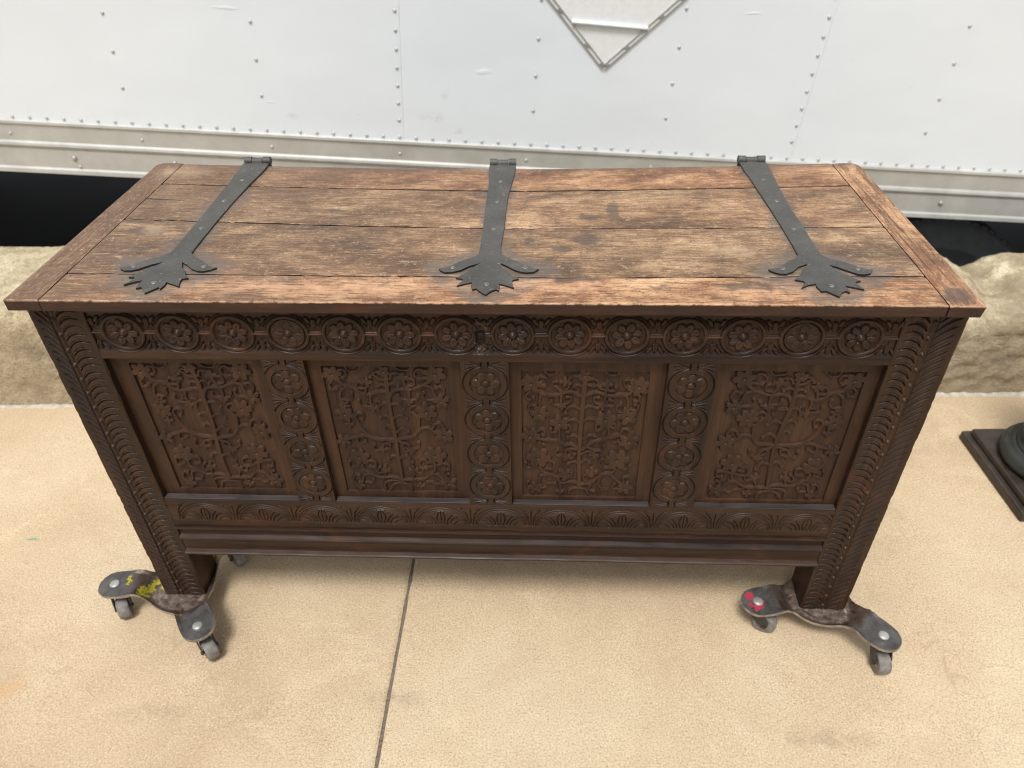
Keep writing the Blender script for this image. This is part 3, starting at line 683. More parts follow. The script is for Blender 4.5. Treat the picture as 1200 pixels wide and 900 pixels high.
# placard holder: a square on its point, double rails with clips
ph = None
def placard():
    cx, cz, hd = 0.603, 0.137, 0.212
    b = MB().prism([(cx, cz - hd), (cx + hd, cz), (cx, cz + hd), (cx - hd, cz)], 0.0014, 0.0026, xf=Matrix.Rotation(math.pi / 2, 4, 'X'))
    o = tpart(b, 'placard_holder', M_SHEETGREY)
    cor = [(cx, cz - hd), (cx + hd, cz), (cx, cz + hd), (cx - hd, cz)]
    for k in range(4):
        a, q = Vector((cor[k][0], 0, cor[k][1])), Vector((cor[(k + 1) % 4][0], 0, cor[(k + 1) % 4][1]))
        d = (q - a).normalized(); inn = Vector((cx, 0, cz)) - (a + q) / 2; inn.normalize()
        for off, r in ((0.0015, 0.0028), (0.0125, 0.0022)):
            mb = MB().tube(a + inn * off + d * 0.006 + Vector((0, -.0045, 0)), q + inn * off - d * 0.006 + Vector((0, -.0045, 0)), r, 8)
            mb.v = [tuple(LW @ Vector(v)) for v in mb.v]; mb.build('rail', M_ALU, o)
        for f_ in (0.06, 0.30, 0.70, 0.94):
            p = a + (q - a) * f_ + inn * 0.008
            mb = MB().box((-0.006, -0.009, -0.005), (0.006, -0.0028, 0.005), 0.001, xf=Matrix.Translation(p) @ Matrix.Rotation(-math.atan2(d.z, d.x), 4, 'Y'))
            mb.v = [tuple(LW @ Vector(v)) for v in mb.v]; mb.build('clip', M_BOLT, o)
    mb = MB().tube((0.497, -0.0075, 0.051), (0.712, -0.0075, 0.046), 0.0055, 10)
    mb.v = [tuple(LW @ Vector(v)) for v in mb.v]; mb.build('cross_bar', M_SKIN, o)
M_SHEETGREY = plain('grey_white_placard_backing', (0.76, 0.77, 0.76), 0.5, 0, 0.05, 60)
placard()
# chassis, axle, wheels
tpart(MB().box((X0, .55, -.72), (X1, .68, -.43)), 'chassis_beam', M_BLACK)
tpart(MB().box((X0, 1.75, -.72), (X1, 1.88, -.43)), 'chassis_beam', M_BLACK)
for k in range(18): tpart(MB().box((X0 + .2 + k * .48, .07, -.515), (X0 + .26 + k * .48, 2.4, -.43)), 'cross_member', M_BLACK)
tpart(MB().box((X0, 2.40, -.95), (X1, 2.44, -.43)), 'far_side_light_block', M_BLACK)  # unseen sheet added to block light coming in under the body
tpart(MB().box((2.75, .22, -1.30), (2.765, .52, -.50)), 'mud_flap', M_BLACK)
tpart(MB().tube((2.0, .3, -1.06), (2.0, 2.3, -1.06), .07, 12), 'axle', M_BLACK)
def wheel(x, y, r=0.452, w=0.23, cz=-1.06):
    side = [(0.215, 0.02), (0.235, -0.004), (0.30, -0.012), (0.345, -0.016), (0.352, -0.0215), (0.366, -0.0215), (0.372, -0.015), (0.405, -0.010), (r - .018, 0.004), (r - .004, 0.016), (r, 0.03)]
    prof = side + [(r, w - .03)] + [(a, w - b) for a, b in side[::-1]]
    xf = Matrix.Translation((x, y, cz)) @ Matrix.Rotation(-math.pi / 2, 4, 'X')
    mb = MB(); n = len(prof); seg = 72
    vs = [(a * math.cos(t), a * math.sin(t), b) for t in [2 * math.pi * j / seg for j in range(seg)] for a, b in prof]
    mb.add(vs, [(j * n + i, ((j + 1) % seg) * n + i, ((j + 1) % seg) * n + i + 1, j * n + i + 1) for j in range(seg) for i in range(n - 1)] , 0, True, xf)
    for j in range(0, seg):
        t = 2 * math.pi * j / seg
        mb.box((-.014, -.0, .02), (.014, .012, w * .45), 0, 0, xf @ Matrix.Rotation(t, 4, 'Z') @ Matrix.Translation((0, r - .006, 0)))
        mb.box((-.014, -.0, w * .55), (.014, .012, w - .02), 0, 0, xf @ Matrix.Rotation(t + .04, 4, 'Z') @ Matrix.Translation((0, r - .006, 0)))
    root = tpart(mb, 'wheel', M_RUBBER)
    m2 = MB().lathe([(.06, .0), (.10, .01), (.13, .06), (.19, .07), (.215, .02), (.222, .02), (.222, w - .02), (.0, w - .02)], 32, 0, xf)
    m2.v = [tuple(LW @ Vector(v)) for v in m2.v]; m2.build('rim', M_RIM, root)
for x in (2.0, -3.0):
    wheel(x, 0.24); wheel(x, 2.0)

# ------------------------------------------------------------------ the chest
chest = empty('carved_chest', (0, 0.25, 0.05), 'dark carved oak coffer with iron strap hinges, standing on steel dollies', 'chest')
WORLD_SPACE.add('carved_chest')
bpy.context.view_layer.update()
HT, LT = 0.8035, 0.0194
BT = HT - LT - 0.0006
def lid_sag(x, y):
    t = max(0.0, y / 0.54); return -0.009 * (1 - min(1, (x / 0.69) ** 2)) * t * t
def edge_curve(pts):
    xs, ys = zip(*pts); return lambda x: float(np.interp(x, xs, ys))
def plank(name, mat, x0, x1, ylo, yhi, seed, step=0.006, gap=0.0019, gap2=None):
    """a lid board: worn top, rounded and chipped arrises, solid"""
    ni = int((x1 - x0) / step) + 1
    xs = np.linspace(x0, x1, ni); inner = [0, .0012, .0035, .008]
    rows = []
    for x in xs:
        a, b = ylo(x) + gap, yhi(x) - (gap if gap2 is None else gap2)
        a += 0.0006 * mnoise.noise(Vector((x * 35, seed, 1))); b += 0.0006 * mnoise.noise(Vector((x * 35, seed, 7)))
        ys = [a + v for v in inner] + list(np.linspace(a + .008, b - .008, max(3, int((b - a) / .011))))[1:-1] + [b - v for v in inner[::-1]]
        rows.append(ys)
    nj = min(len(r) for r in rows)
    vs = []; fs = []
    for i, x in enumerate(xs):
        ys = rows[i]
        if len(ys) != nj:
            a, b = ys[0], ys[-1]; ys = [a + v for v in inner] + list(np.linspace(a + .008, b - .008, nj - 6))[1:-1] + [b - v for v in inner[::-1]]
        ex = min(x - x0, x1 - x)
        for y in ys:
            e = min(y - ys[0], ys[-1] - y)
            z = HT + lid_sag(x, y)
            z -= 0.0016 * max(0, 1 - e / 0.0035) ** 2 * (0.7 + 0.6 * mnoise.noise(Vector((x * 22, y * 5, seed)))) + (0.0010 if ex < 0.001 else 0)
            z += 0.0007 * mnoise.noise(Vector((x * 3, y * 14, seed))) + 0.00035 * mnoise.noise(Vector((x * 12, y * 90, seed)))
            chp = mnoise.noise(Vector((x * 70, y * 20, seed + 3)))
            if e < 0.002 and chp > 0.35: z -= 0.002 * (chp - .35) * 3
            vs.append((x, y, z))
    for i in range(ni - 1):
        for j in range(len(ys) - 1):
            w = len(ys); fs.append((i * w + j, (i + 1) * w + j, (i + 1) * w + j + 1, i * w + j + 1))
    w = len(ys)
    mb = MB(); mb.add(vs, fs, 0, True)
    ring = [i * w for i in range(ni)] + [(ni - 1) * w + j for j in range(1, w)] + [i * w + w - 1 for i in range(ni - 2, -1, -1)] + [j for j in range(w - 2, 0, -1)]
    top = [vs[k] for k in ring]; n = len(ring)
    lo = [(x + (0.003 if x > 0.725 else 0.0) * -1, y, HT - LT + lid_sag(x, y)) for x, y, z in top]
    for i in range(n):
        k = (i + 1) % n
        outer = (top[i][1] < -.015 and top[k][1] < -.015) or abs((top[i][0] + top[k][0]) / 2) > .72
        mb.add([top[i], top[k], lo[k], lo[i]], [(1, 0, 3, 2)], 0 if outer else 1)
    mb.add(lo, [tuple(range(n - 1, -1, -1))], 1)
    return mb.build(name, [mat, M_JDARK], chest)
C = [edge_curve([(-1, -.0205), (1, -.0205)]), edge_curve([(-.685, .066), (.12, .0585), (.68, .068)]), edge_curve([(-.685, .270), (-.27, .247), (.03, .236), (.67, .241)]),
     edge_curve([(-.685, .436), (.03, .409), (.67, .424)]), edge_curve([(-.69, .545), (-.35, .541), (0, .534), (.3, .537), (.69, .542)])]
XL, XR = -0.684, 0.6775
GP = (.0011, .0012, .0012, .0022, .001)
for k in range(4): plank('lid_plank', M_LIDX, XL + .0012, XR - .0012, C[k], C[k + 1], 11 + k, 0.006, GP[k], GP[k + 1])
# end clamps, cut across the ends of the boards; the right one stands a little proud in front
plank('end_clamp', M_LIDY, -0.7385, XL - .0006, edge_curve([(-1, -.0205), (1, -.0205)]), edge_curve([(-.74, .538), (-.725, .552), (-.68, .549)]), 31, 0.004)
plank('end_clamp', M_LIDY, XR + .0006, 0.7292, edge_curve([(-1, -.0225), (1, -.0225)]), edge_curve([(.67, .540), (.715, .545), (.731, .530)]), 37, 0.004)
# the split that runs in from the left end of the second board
mb = MB()
cr = [(-.684, .359), (-.66, .357), (-.64, .3545), (-.62, .3535), (-.602, .3535)]
for i, (x, y) in enumerate(cr): pass
vs = []
for i, (x, y) in enumerate(cr):
    w = 0.0011 * (1 - i / (len(cr) - 1)) + 0.0002
    vs += [(x, y - w, HT + .0009 + lid_sag(x, y)), (x, y, HT + .0010 + lid_sag(x, y)), (x, y + w, HT + .0009 + lid_sag(x, y))]
mb.add(vs, [(i * 3 + j, (i + 1) * 3 + j, (i + 1) * 3 + j + 1, i * 3 + j + 1) for i in range(len(cr) - 1) for j in range(2)])
mb.build('plank_split_shade', M_HOLE, chest)  # flat strip on the board, the split's inner shade as its colour

# --- strap hinges
TERM = [(-20,130),(-27,117),(-40,108),(-52,97),(-63,86),(-74,79),(-80,79),(-77,72),(-68,66),(-56,66),(-45,74),(-32,88),(-15,97),(-21,86),(-29,77),(-39,60),(-49,47),(-38,44),(-38,37),(-46,22),(-33,31),(-22,35),(-23,27),(-20,12),(-14,15),(-9,8),(0,-3),(9,9),(15,14),(19,10),(20,22),(20,30),(31,25),(44,19),(40,30),(40,41),(48,45),(39,55),(30,70),(24,76),(17,96),(28,88),(42,75),(52,67),(62,65),(72,69),(80,79),(72,80),(61,88),(50,99),(28,115),(17,130)]
def strap(x0, lean, tip):
    def X(x, y): return x0 + x + lean * (y - 0.13)
    mb = MB(); z0, z1 = 0.0004, 0.0034
    rs = random.Random(int(x0 * 100) + 5)
    pts = []
    for a, b in TERM:
        a, b = a / 1000 + rs.uniform(-1, 1) * .0012, b / 1000 + rs.uniform(-1, 1) * .0012
        a += tip * max(0, (0.13 - b) / .13)
        pts.append((X(a, b), b + 0.0015))
    pts[0] = (X(-.020, .13), .13); pts[-1] = (X(.017, .13), .13)
    n = len(pts); tz = HT + z1
    c = (sum(p[0] for p in pts) / n, .06)
    # slightly hammered face over the outline, then the sides
    tri = tessellate_polygon([[Vector((x, y, 0)) for x, y in pts]])
    fx = []
    for t in tri:
        (ax, ay), (bx, by), (cx, cy) = [pts[i] for i in t]
        ar = (bx - ax) * (cy - ay) - (cx - ax) * (by - ay)
        if abs(ar) > 1e-10: fx.append(t if ar > 0 else t[::-1])
    mb.add([(x, y, tz) for x, y in pts], fx, 0)
    mb.add([(x, y, tz) for x, y in pts] + [(x, y, HT + z0) for x, y in pts], [(i, (i + 1) % n, n + (i + 1) % n, n + i) for i in range(n - 1)], 1)
    prof = [(.13, -.020, .017), (.16, -.0195, .0155), (.24, -.0195, .017), (.32, -.021, .0178), (.39, -.0225, .0195), (.43, -.023, .0215), (.467, -.0245, .0245), (.50, -.0265, .0270), (.533, -.0275, .0275), (.5435, -.0275, .0275)]
    vs = []
    for i, (y, l, r_) in enumerate(prof):
        z = HT + lid_sag(x0, y) + (0 if y < .53 else 0.001)
        l += rs.uniform(-.0007, .0007) * (i > 0); r_ += rs.uniform(-.0007, .0007) * (i > 0)
        ch = .0010
        vs += [(X(l, y), y, z + z0), (X(l, y), y, z + z1 - ch), (X(l + ch, y), y, z + z1), (X(r_ - ch, y), y, z + z1), (X(r_, y), y, z + z1 - ch), (X(r_, y), y, z + z0)]
    k = 6
    for i in range(len(prof) - 1):
        for j in range(5):
            mb.add([vs[i * k + j], vs[i * k + j + 1], vs[(i + 1) * k + j + 1], vs[(i + 1) * k + j]], [(0, 3, 2, 1)], 1 if j in (0, 4) else 0)
    e = (len(prof) - 1) * k
    mb.add(vs[e:e + 6], [(0, 1, 2, 3, 4, 5)], 1)
    # tongue rolled over the pin
    zt = HT + lid_sag(x0, .545) + 0.001
    mb.box((X(-.011, .545), .5436, zt - .001), (X(.011, .545), .5580, zt + z1 - .0002), 0.0008, 0)
    mb.tube((X(-.0108, .56), .556, zt + .0030), (X(.0108, .56), .556, zt + .0030), .0072, 14)
    o = mb.build('strap_hinge', [M_IRON, M_IRONEDGE], chest)
    for a in (-.0275, .0120):
        MB().tube((X(a, .56), .5575, zt + .0035), (X(a + .0155, .56), .5575, zt + .0035), .0084, 14).build('knuckle', M_IRON, o)
    MB().box((X(-.027, .56), .556, zt - .10), (X(.027, .56), .5605, zt - .006), 0.0008).build('back_plate', M_IRON, o)
    for a, b in ((0, .45), (-.001, .345), (-.001, .225), (.0, .030), (-.058, .083), (.058, .083)):
        zz = HT + z1 + lid_sag(x0, b)
        a += tip * max(0, (0.13 - b) / .13)
        MB().lathe([(.0050, -.0002), (.0046, .0007), (.003, .0013), (0, .0016)], 10, 0, Matrix.Translation((X(a, b), b, zz))).build('nail', M_NAIL, o)
    return o
strap(-0.519, -0.014, -.006); strap(0.001, -0.002, -.001); strap(0.5195, -0.004, .004)

# --- front frame, every face a carved relief
def relief(f, D, tau, band):
    """turn the stroke field into height: ground sunk by D inside the band"""
    g = np.where(f.t > 0, -D * np.exp(-np.maximum(f.t, 0) / tau), -D)
    f.h = g * band
# top rail: a chain of fourteen rosettes
ZC = 0.7305
f = Field(-0.6358, 0.6328, 0.6812, BT, 0.00105)
band = np.clip((f.Z - 0.6905) / 0.0110, 0, 1) ** 1.3 * np.clip((0.7700 - f.Z) / 0.003, 0, 1)
ROS = [-0.586 + 0.0895 * k for k in range(14)]
for k, cx in enumerate(ROS):
    rs = random.Random(k)
    f.stroke(arc(cx, ZC, .0325 * rs.uniform(.985, 1.01), .0313, 0, 2 * math.pi, 36), .0036)
    for s_ in (0, math.pi):
        f.stroke(arc(cx, ZC, .0405, .0372, s_ + .38, s_ + math.pi - .38, 18), .0016)
    n = 8 if k % 3 else 7; ph = rs.uniform(0, 1)
    for j in range(n):
        a = ph + 2 * math.pi * j / n
        f.disc(cx + .0160 * math.cos(a), ZC + .0157 * math.sin(a), .0072 * rs.uniform(.92, 1.06), 1.30, a)
    f.disc(cx, ZC, .0085)
for k in range(-1, 14):
    mx = -0.586 + 0.0895 * (k + .5)
    f.stroke([(mx - .0125, ZC), (mx + .0125, ZC)], .0026)
    for s_ in (-1, 1):
        f.disc(mx, ZC + s_ * .0215, .0045, 3.2, math.pi / 2)
        for q in (-1, 1):
            f.disc(mx + q * .0095, ZC + s_ * .026, .0036, 2.6, s_ * q * -0.9 + math.pi / 2 * 0 + (math.pi if q < 0 else 0) + q * s_ * 1.9)
f.t[np.abs(f.X - (-.01)) < .0001] += 0
relief(f, 0.0048, 0.0009, band)
f.snap()
for k, cx in enumerate(ROS):
    rs = random.Random(k); n = 8 if k % 3 else 7; ph = rs.uniform(0, 1)
    w = f.win(cx - .03, cx + .03, ZC - .03, ZC + .03)
    d = np.hypot(f.X[w] - cx, f.Z[w] - ZC)
    f.h[w] = np.where(d < .027, (f.h[w] * (.45 if k in (3, 12) else 1) - 0.0014 * rs.uniform(.4, 1.2) * (1 - (d / .027) ** 2)), f.h[w])       # dished flower
    f.h[w] += 0.0030 * np.exp(-(d / .0040) ** 4) - .0016 * np.exp(-((d - .0068) / .0012) ** 2)
    for j in range(n):
        a = ph + 2 * math.pi * j / n
        f.base = f.h.copy() if j == 0 else f.base
        f.cut([(cx + .009 * math.cos(a), ZC + .009 * math.sin(a)), (cx + .019 * math.cos(a), ZC + .019 * math.sin(a))], .0011, .0012)
f.snap()
for k in range(-1, 14):
    mx = -0.586 + 0.0895 * (k + .5)
    for s_ in (-1, 1): f.cut([(mx, ZC + s_ * .007), (mx, ZC + s_ * .033)], .001, .0012)
# the keyhole, with the wood broken away round it
w = f.win(-.035, .015, .69, .77)
d = np.maximum(np.abs(f.X[w] + .0105) / .0070, np.abs(f.Z[w] - .7275) / .0115)
d2 = np.maximum(np.abs(f.X[w] + .0105) / .011, np.abs(f.Z[w] - .730) / .026)
rg = 0.25 * np.sin(f.X[w] * 900 + f.Z[w] * 350) + 0.2 * np.sin(f.Z[w] * 1100)
f.h[w] = np.where(d2 + rg < 1, np.minimum(f.h[w], -.0018 + .0012 * rg), f.h[w])
f.h[w] = np.where(d < 1, -.011, f.h[w])
rough_field(f, 0.00035, 90, 1)
P = f.points(0.0)
rosmask = np.zeros((f.nj - 1, f.ni - 1), bool)
parts_r = []
for cx in ROS:
    mk = f.cells(lambda x, z: (np.hypot(x - cx, z - ZC) < .0272)); rosmask |= mk; parts_r.append(mk)
top_rail = grid_mesh('top_rail', P, ~rosmask, M_DKX, chest, 0.036)
for mk in parts_r: grid_mesh('rosette', P, mk, M_DKX, top_rail)
MB().box((-.0155, .0105, .719), (-.0055, .0125, .736)).lathe([(.0030, 0), (.0030, .004)], 12, 0, Matrix.Translation((-.0105, .0105, .730)) @ Matrix.Rotation(math.pi / 2, 4, 'X')).build('keyhole_shade', M_HOLE, top_rail)

# muntins: four linked roundels each
def muntin(cx, wl, wr, seed):
    f = Field(cx - wl, cx + wr, 0.3502, 0.6809, 0.0010)
    zc = [0.6345, 0.5555, 0.4765, 0.3975]
    sunk = np.zeros_like(f.X, bool)
    for z in zc:
        d = np.hypot(f.X - cx, f.Z - z); sunk |= d < .0262
    for k, z in enumerate(zc):
        n = 6 if k != 2 else 4; ph = seed * .5 + k * .7
        for j in range(n):
            a = ph + 2 * math.pi * j / n
            f.disc(cx + .0148 * math.cos(a), z + .0148 * math.sin(a), .0082 if n == 6 else .0095, 1.25, a)
        f.disc(cx, z, .0072)
    g = np.where(f.t > 0, -.0030 * np.exp(-np.maximum(f.t, 0) / .0010), -.0030)
    f.h = np.where(sunk, g, 0.0)
    for z in zc:
        d = np.hypot(f.X - cx, f.Z - z)
        f.h += 0.0018 * np.exp(-(d / .0046) ** 4) - .0014 * np.exp(-((d - .0072) / .0011) ** 2)
        f.h -= 0.0030 * np.exp(-((d - .0372) / .0013) ** 2)
        f.h -= 0.0006 * np.exp(-((d - .0305) / .0030) ** 2)
    f.snap()
    zz = [0.674] + [(zc[i] + zc[i + 1]) / 2 for i in range(3)] + [0.358]
    for z in zz:
        w = f.win(cx - .006, cx + .006, z - .0045, z + .0045)
        f.h[w] = np.where(np.abs(f.X[w] - cx) < .0045, 0.0002, -.002)
        f.base = f.h.copy()
        for s_ in (-1, 1):
            f.cut([(cx + s_ * .006, z - .008), (cx + s_ * .006, z + .008)], .0011, .0025)
            for q in (-1, 0, 1):
                f.cut(spline([(cx + s_ * .009, z + q * .0012), (cx + s_ * .019, z + q * .0035), (cx + s_ * .033, z + q * .0100)], 4), .0012, .0026)
    rough_field(f, 0.0003, 80, seed)
    P = f.points(0.0)
    allm = np.zeros((f.nj - 1, f.ni - 1), bool); ms = []
    for z in zc:
        mk = f.cells(lambda x, q: np.hypot(x - cx, q - z) < .0268); allm |= mk; ms.append(mk)
    o = grid_mesh('muntin', P, ~allm, M_DKZ, chest, 0.036)
    for mk in ms: grid_mesh('rosette', P, mk, M_DKZ, o)
muntin(-.338, .0345, .0355, 1); muntin(-.0060, .0395, .0395, 2); muntin(.330, .0400, .0405, 3)

# stiles: a feathered band either side of a row of beads
def stile(x0, x1, xb, xi, xo, seed):
    f = Field(x0, x1, 0.0502, BT, 0.00105)
    f.snap(); rs = random.Random(seed)
    si = 1 if xi[0] > xb else -1
    for (lo, hi), rise, far_ in ((xi, .013, 1), (xo, .024, 0)):
        wd = abs(hi - lo); sg = 1 if lo > xb else -1
        near, end = (lo, hi) if sg > 0 else (hi, lo)
        z = 0.046; sp = .0152
        while z < 0.80:
            j = rs.uniform(-.0012, .0012)
            if far_:     # broad gouges, hooked over at the bead
                p = [(near, z), (near + sg * wd * .25, z + rise * .70 + j), (near + sg * wd * .6, z + rise * 1.05 + j), (end + sg * rs.uniform(-.003, .001), z + rise * .85)]
                f.cut(spline(p, 5), .0018, .0034)
                p2 = [(near + sg * .002, z + .0062), (near + sg * wd * .3, z + rise * .62 + .0068), (near + sg * wd * .70, z + rise * .95 + .0055)]
                f.cut(spline(p2, 5), .0010, .0017)
            else:        # feather veins, steeper and thinner
                p = [(near, z), (near + sg * wd * .3, z + rise * .38 + j), (near + sg * wd * .7, z + rise * .78 + j), (end - sg * rs.uniform(.000, .003), z + rise)]
                f.cut(spline(p, 5), .0017, .0036)
                p2 = [(near + sg * wd * .15, z + rise * .2 + .0055), (near + sg * wd * .5, z + rise * .56 + .0062), (near + sg * wd * .8, z + rise * .86 + .0055)]
                f.cut(spline(p2, 5), .0009, .0014)
            z += sp
    for s_ in (-1, 1):
        d = np.abs(f.X - (xb + s_ * .0052)); f.h = np.minimum(f.h, -.0024 * np.exp(-(d / .0010) ** 2))
    z = 0.062
    strip = np.abs(f.X - xb) < .0042
    f.h = np.where(strip, -.0022, f.h)
    while z < 0.79:
        d = np.hypot(f.X - xb, f.Z - z)
        f.h += 0.0042 * np.exp(-(d / .0036) ** 4)
        body = np.exp(-(np.abs(f.X - xb) / .0030) ** 4) * np.clip((z - .0035 - f.Z) / .002, 0, 1) * np.clip((f.Z - (z - .024)) / .006, 0, 1)
        f.h += 0.0024 * body
        z += .0305 + rs.uniform(-.001, .001)
    rough_field(f, 0.0004, 70, seed)
    # battered arrises
    e = np.minimum(f.X - x0, x1 - f.X)
    nz = np.array([max(0.0, mnoise.noise(Vector((z * 28, seed, 0))) + .6 * mnoise.noise(Vector((z * 90, seed, 3)))) for z in f.z])[:, None]
    f.h -= 0.0022 * np.exp(-(e / (.0010 + .0012 * nz)) ** 2) * (0.45 + 1.3 * nz)
    P = f.points(0.0)
    return grid_mesh('stile', P, np.ones((f.nj - 1, f.ni - 1), bool), M_DKZ, chest, 0.072)
stile(-.7250, -.6362, -.6895, (-.6825, -.6470), (-.7160, -.6965), 5)
stile(.6332, .7250, .6780, (.6385, .6712), (.6848, .7155), 9)

# bottom rail with lunettes, then the moulded base
f = Field(-0.6358, 0.6328, 0.2745, 0.3498, 0.0010)
f.snap(); zb = .2905
for k in range(11):
    cx = -.566 + .1155 * k
    for rx, rz, wd, dp in ((.0545, .0475, .0013, .0022), (.0490, .0420, .0013, .0022), (.0455, .0375, .0009, .0014)):
        f.cut(arc(cx, zb, rx, rz, .04, math.pi - .04, 26), wd, dp, taper=False)
    f.cut(spline([(cx, zb + .002), (cx, zb + .018), (cx, zb + .036)], 4), .0012, .0024)
    for q in (-1, 1):
        f.cut(spline([(cx + q * .0035, zb + .001), (cx + q * .0078, zb + .018), (cx + q * .0035, zb + .035)], 5), .0016, .0028)
        f.cut(spline([(cx + q * .010, zb + .001), (cx + q * .014, zb + .014), (cx + q * .022, zb + .026)], 5), .0018, .0030)
        f.cut(spline([(cx + q * .0155, zb + .001), (cx + q * .022, zb + .014), (cx + q * .033, zb + .0215)], 5), .0018, .0030)
        f.cut(spline([(cx + q * .024, zb + .000), (cx + q * .030, zb + .008), (cx + q * .040, zb + .012)], 5), .0016, .0026)
        f.cut(spline([(cx + q * .036, zb + .028), (cx + q * .045, zb + .020), (cx + q * .0515, zb + .006)], 5), .0009, .0012)
        mx = cx + q * .0577
        f.cut(spline([(mx - q * .0045, zb + .012), (mx - q * .008, zb + .030), (mx - q * .018, zb + .044)], 5), .0016, .0028)
        f.cut(spline([(mx - q * .010, zb + .040), (mx - q * .014, zb + .044), (mx - q * .023, zb + .047)], 4), .0012, .0020)
    f.cut([(cx + .0577, zb + .004), (cx + .0577, zb + .043)], .0013, .0026)
rough_field(f, 0.0003, 80, 4)
e = f.Z.max() - f.Z; f.h -= 0.0022 * np.clip(1 - e / .004, 0, 1)
bottom_rail = grid_mesh('bottom_rail', f.points(0.0), np.ones((f.nj - 1, f.ni - 1), bool), M_DKX, chest, 0.036)
PR = [(0.036, .2738), (-.0045, .2738), (-.0060, .2705), (-.0035, .2675), (.0030, .2650), (.0055, .2560), (.0040, .2470), (-.0035, .2440), (-.0055, .2415), (-.0035, .2385), (.0010, .2365), (.0015, .2080), (.0008, .2045), (-.0060, .2022), (-.0085, .2008), (-.0085, .1975), (-.0070, .1960), (0.036, .1960)]
mb = MB(); xs = np.linspace(-.6357, .6327, 160)
for i, x in enumerate(xs): pass
n = len(PR); vs = []
for x in xs:
    bow = 0.0018 * mnoise.noise(Vector((x * 4, 0, 3)))
    for y, z in PR: vs.append((x, y + (0.0006 * mnoise.noise(Vector((x * 25, z * 60, 1))) if y < .03 else 0), z + (bow + 0.0005 * mnoise.noise(Vector((x * 30, y * 90, 8))) if y < .03 and z < .273 else 0)))
mb.add(vs, [(i * n + j, i * n + j + 1, (i + 1) * n + j + 1, (i + 1) * n + j) for i in range(len(xs) - 1) for j in range(n - 1)])
mb.build('base_moulding', M_MLD, chest)

# panels with the vine relief
W_ = 0.00031
def panel(x0, x1, fld, vine, seed, mirror=False, warp=0.0, ys=0.0142):
    fx0, fx1, fz0, fz1 = fld; S_, F_ = vine; rs = random.Random(seed)
    def axis(a, b, c, d): return np.concatenate([np.linspace(a, b, 14)[:-1], np.linspace(b, c, int((c - b) / .00068)), np.linspace(c, d, 14)[1:]])
    f = Field(0, 1, 0, 1, 1, axis(x0 - .004, fx0 - .0015, fx1 + .0015, x1 + .004), axis(.3460, fz0 - .0015, fz1 + .0015, .6850))
    def T(u, v):
        u /= 1000; v /= 1000
        if mirror: u = 1 - u
        u += warp * .035 * math.sin(v * 7 + seed) * math.sin(math.pi * min(1, max(0, u))); v += warp * .022 * math.sin(u * 8 + seed * 2) * math.sin(math.pi * min(1, max(0, v)))
        return fx0 + u * (fx1 - fx0), fz0 + v * (fz1 - fz0)
    holes = []
    for q in S_:
        w = q[0] * W_ * (.76 if q[0] > 12 else .92); pts = [T(q[i], q[i + 1]) for i in range(1, len(q), 2)]
        sp = spline(pts, 4)
        f.stroke(sp, w, w * (0.85 if q[0] > 12 else 0.72))
        if q[0] <= 11: f.disc(sp[-1][0], sp[-1][1], w * 1.45)
    for u, v, r, n in F_:
        x, z = T(u, v); r = r * W_ * 1.24; ph = rs.uniform(0, 1)
        if n >= 5:
            for j in range(n):
                a = ph + 2 * math.pi * j / n
                f.disc(x + r * .60 * math.cos(a), z + r * .60 * math.sin(a), r * .36, 1.35, a)
            f.disc(x, z, r * .34); holes.append((x, z, r * .085 + .0006))
        else:
            for j in range(n):
                a = math.pi / 2 + 2 * math.pi * j / n
                f.disc(x + r * .52 * math.cos(a), z + r * .52 * math.sin(a), r * .42, 1.3, a)
            f.disc(x, z, r * .40)
    inside = (f.X > fx0 - .001) & (f.X < fx1 + .001) & (f.Z > fz0 - .001) & (f.Z < fz1 + .001)
    D = 0.0044
    top = -D * np.clip(1 - f.t / .0013, 0, 1) ** 1.8 - .0004 * np.exp(-((f.t - .0016) / .0004) ** 2)
    tool = 0.00022 * np.sin(f.X * 1500 + 3 * np.sin(f.Z * 300)) * np.sin(f.Z * 1300)
    f.h = np.where(inside, np.where(f.t > 0, top, -D + tool), 0.0)
    for x, z, r in holes:
        w = f.win(x - .006, x + .006, z - .006, z + .006)
        f.h[w] -= .0022 * np.exp(-(np.hypot(f.X[w] - x, f.Z[w] - z) / (r * 1.3)) ** 4)
    rough_field(f, 0.0004, 45, seed)
    P = f.points(ys)
    tc_ = np.maximum(np.maximum(f.t[:-1, :-1], f.t[1:, 1:]), np.maximum(f.t[1:, :-1], f.t[:-1, 1:]))
    mk = (tc_ > -.0016) & f.cells(lambda x, z: (x > fx0) & (x < fx1) & (z > fz0) & (z < fz1))
    o = grid_mesh('panel', P, ~mk, M_PAN, chest, 0.030)
    grid_mesh('vine_carving', P, mk, M_PAN, o)
panel(-.636, -.3725, (-.604, -.398, .367, .661), VINE_A, 3, False, .6)
panel(-.3025, -.0455, (-.279, -.070, .367, .658), VINE_A, 1)
panel(.0335, .290, (.0545, .2625, .360, .652), VINE_B, 2)
panel(.3705, .633, (.3945, .610, .360, .656), VINE_A, 8, True, .55)

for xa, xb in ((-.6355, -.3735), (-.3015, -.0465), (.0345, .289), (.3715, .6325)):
    MB().box((xa, .0008, .3500), (xb, .0136, .3516), .0006).build('ledge_sheen', M_LEDGE_SHEEN, bottom_rail)  # thin added strips carrying the rail top's painted reflection

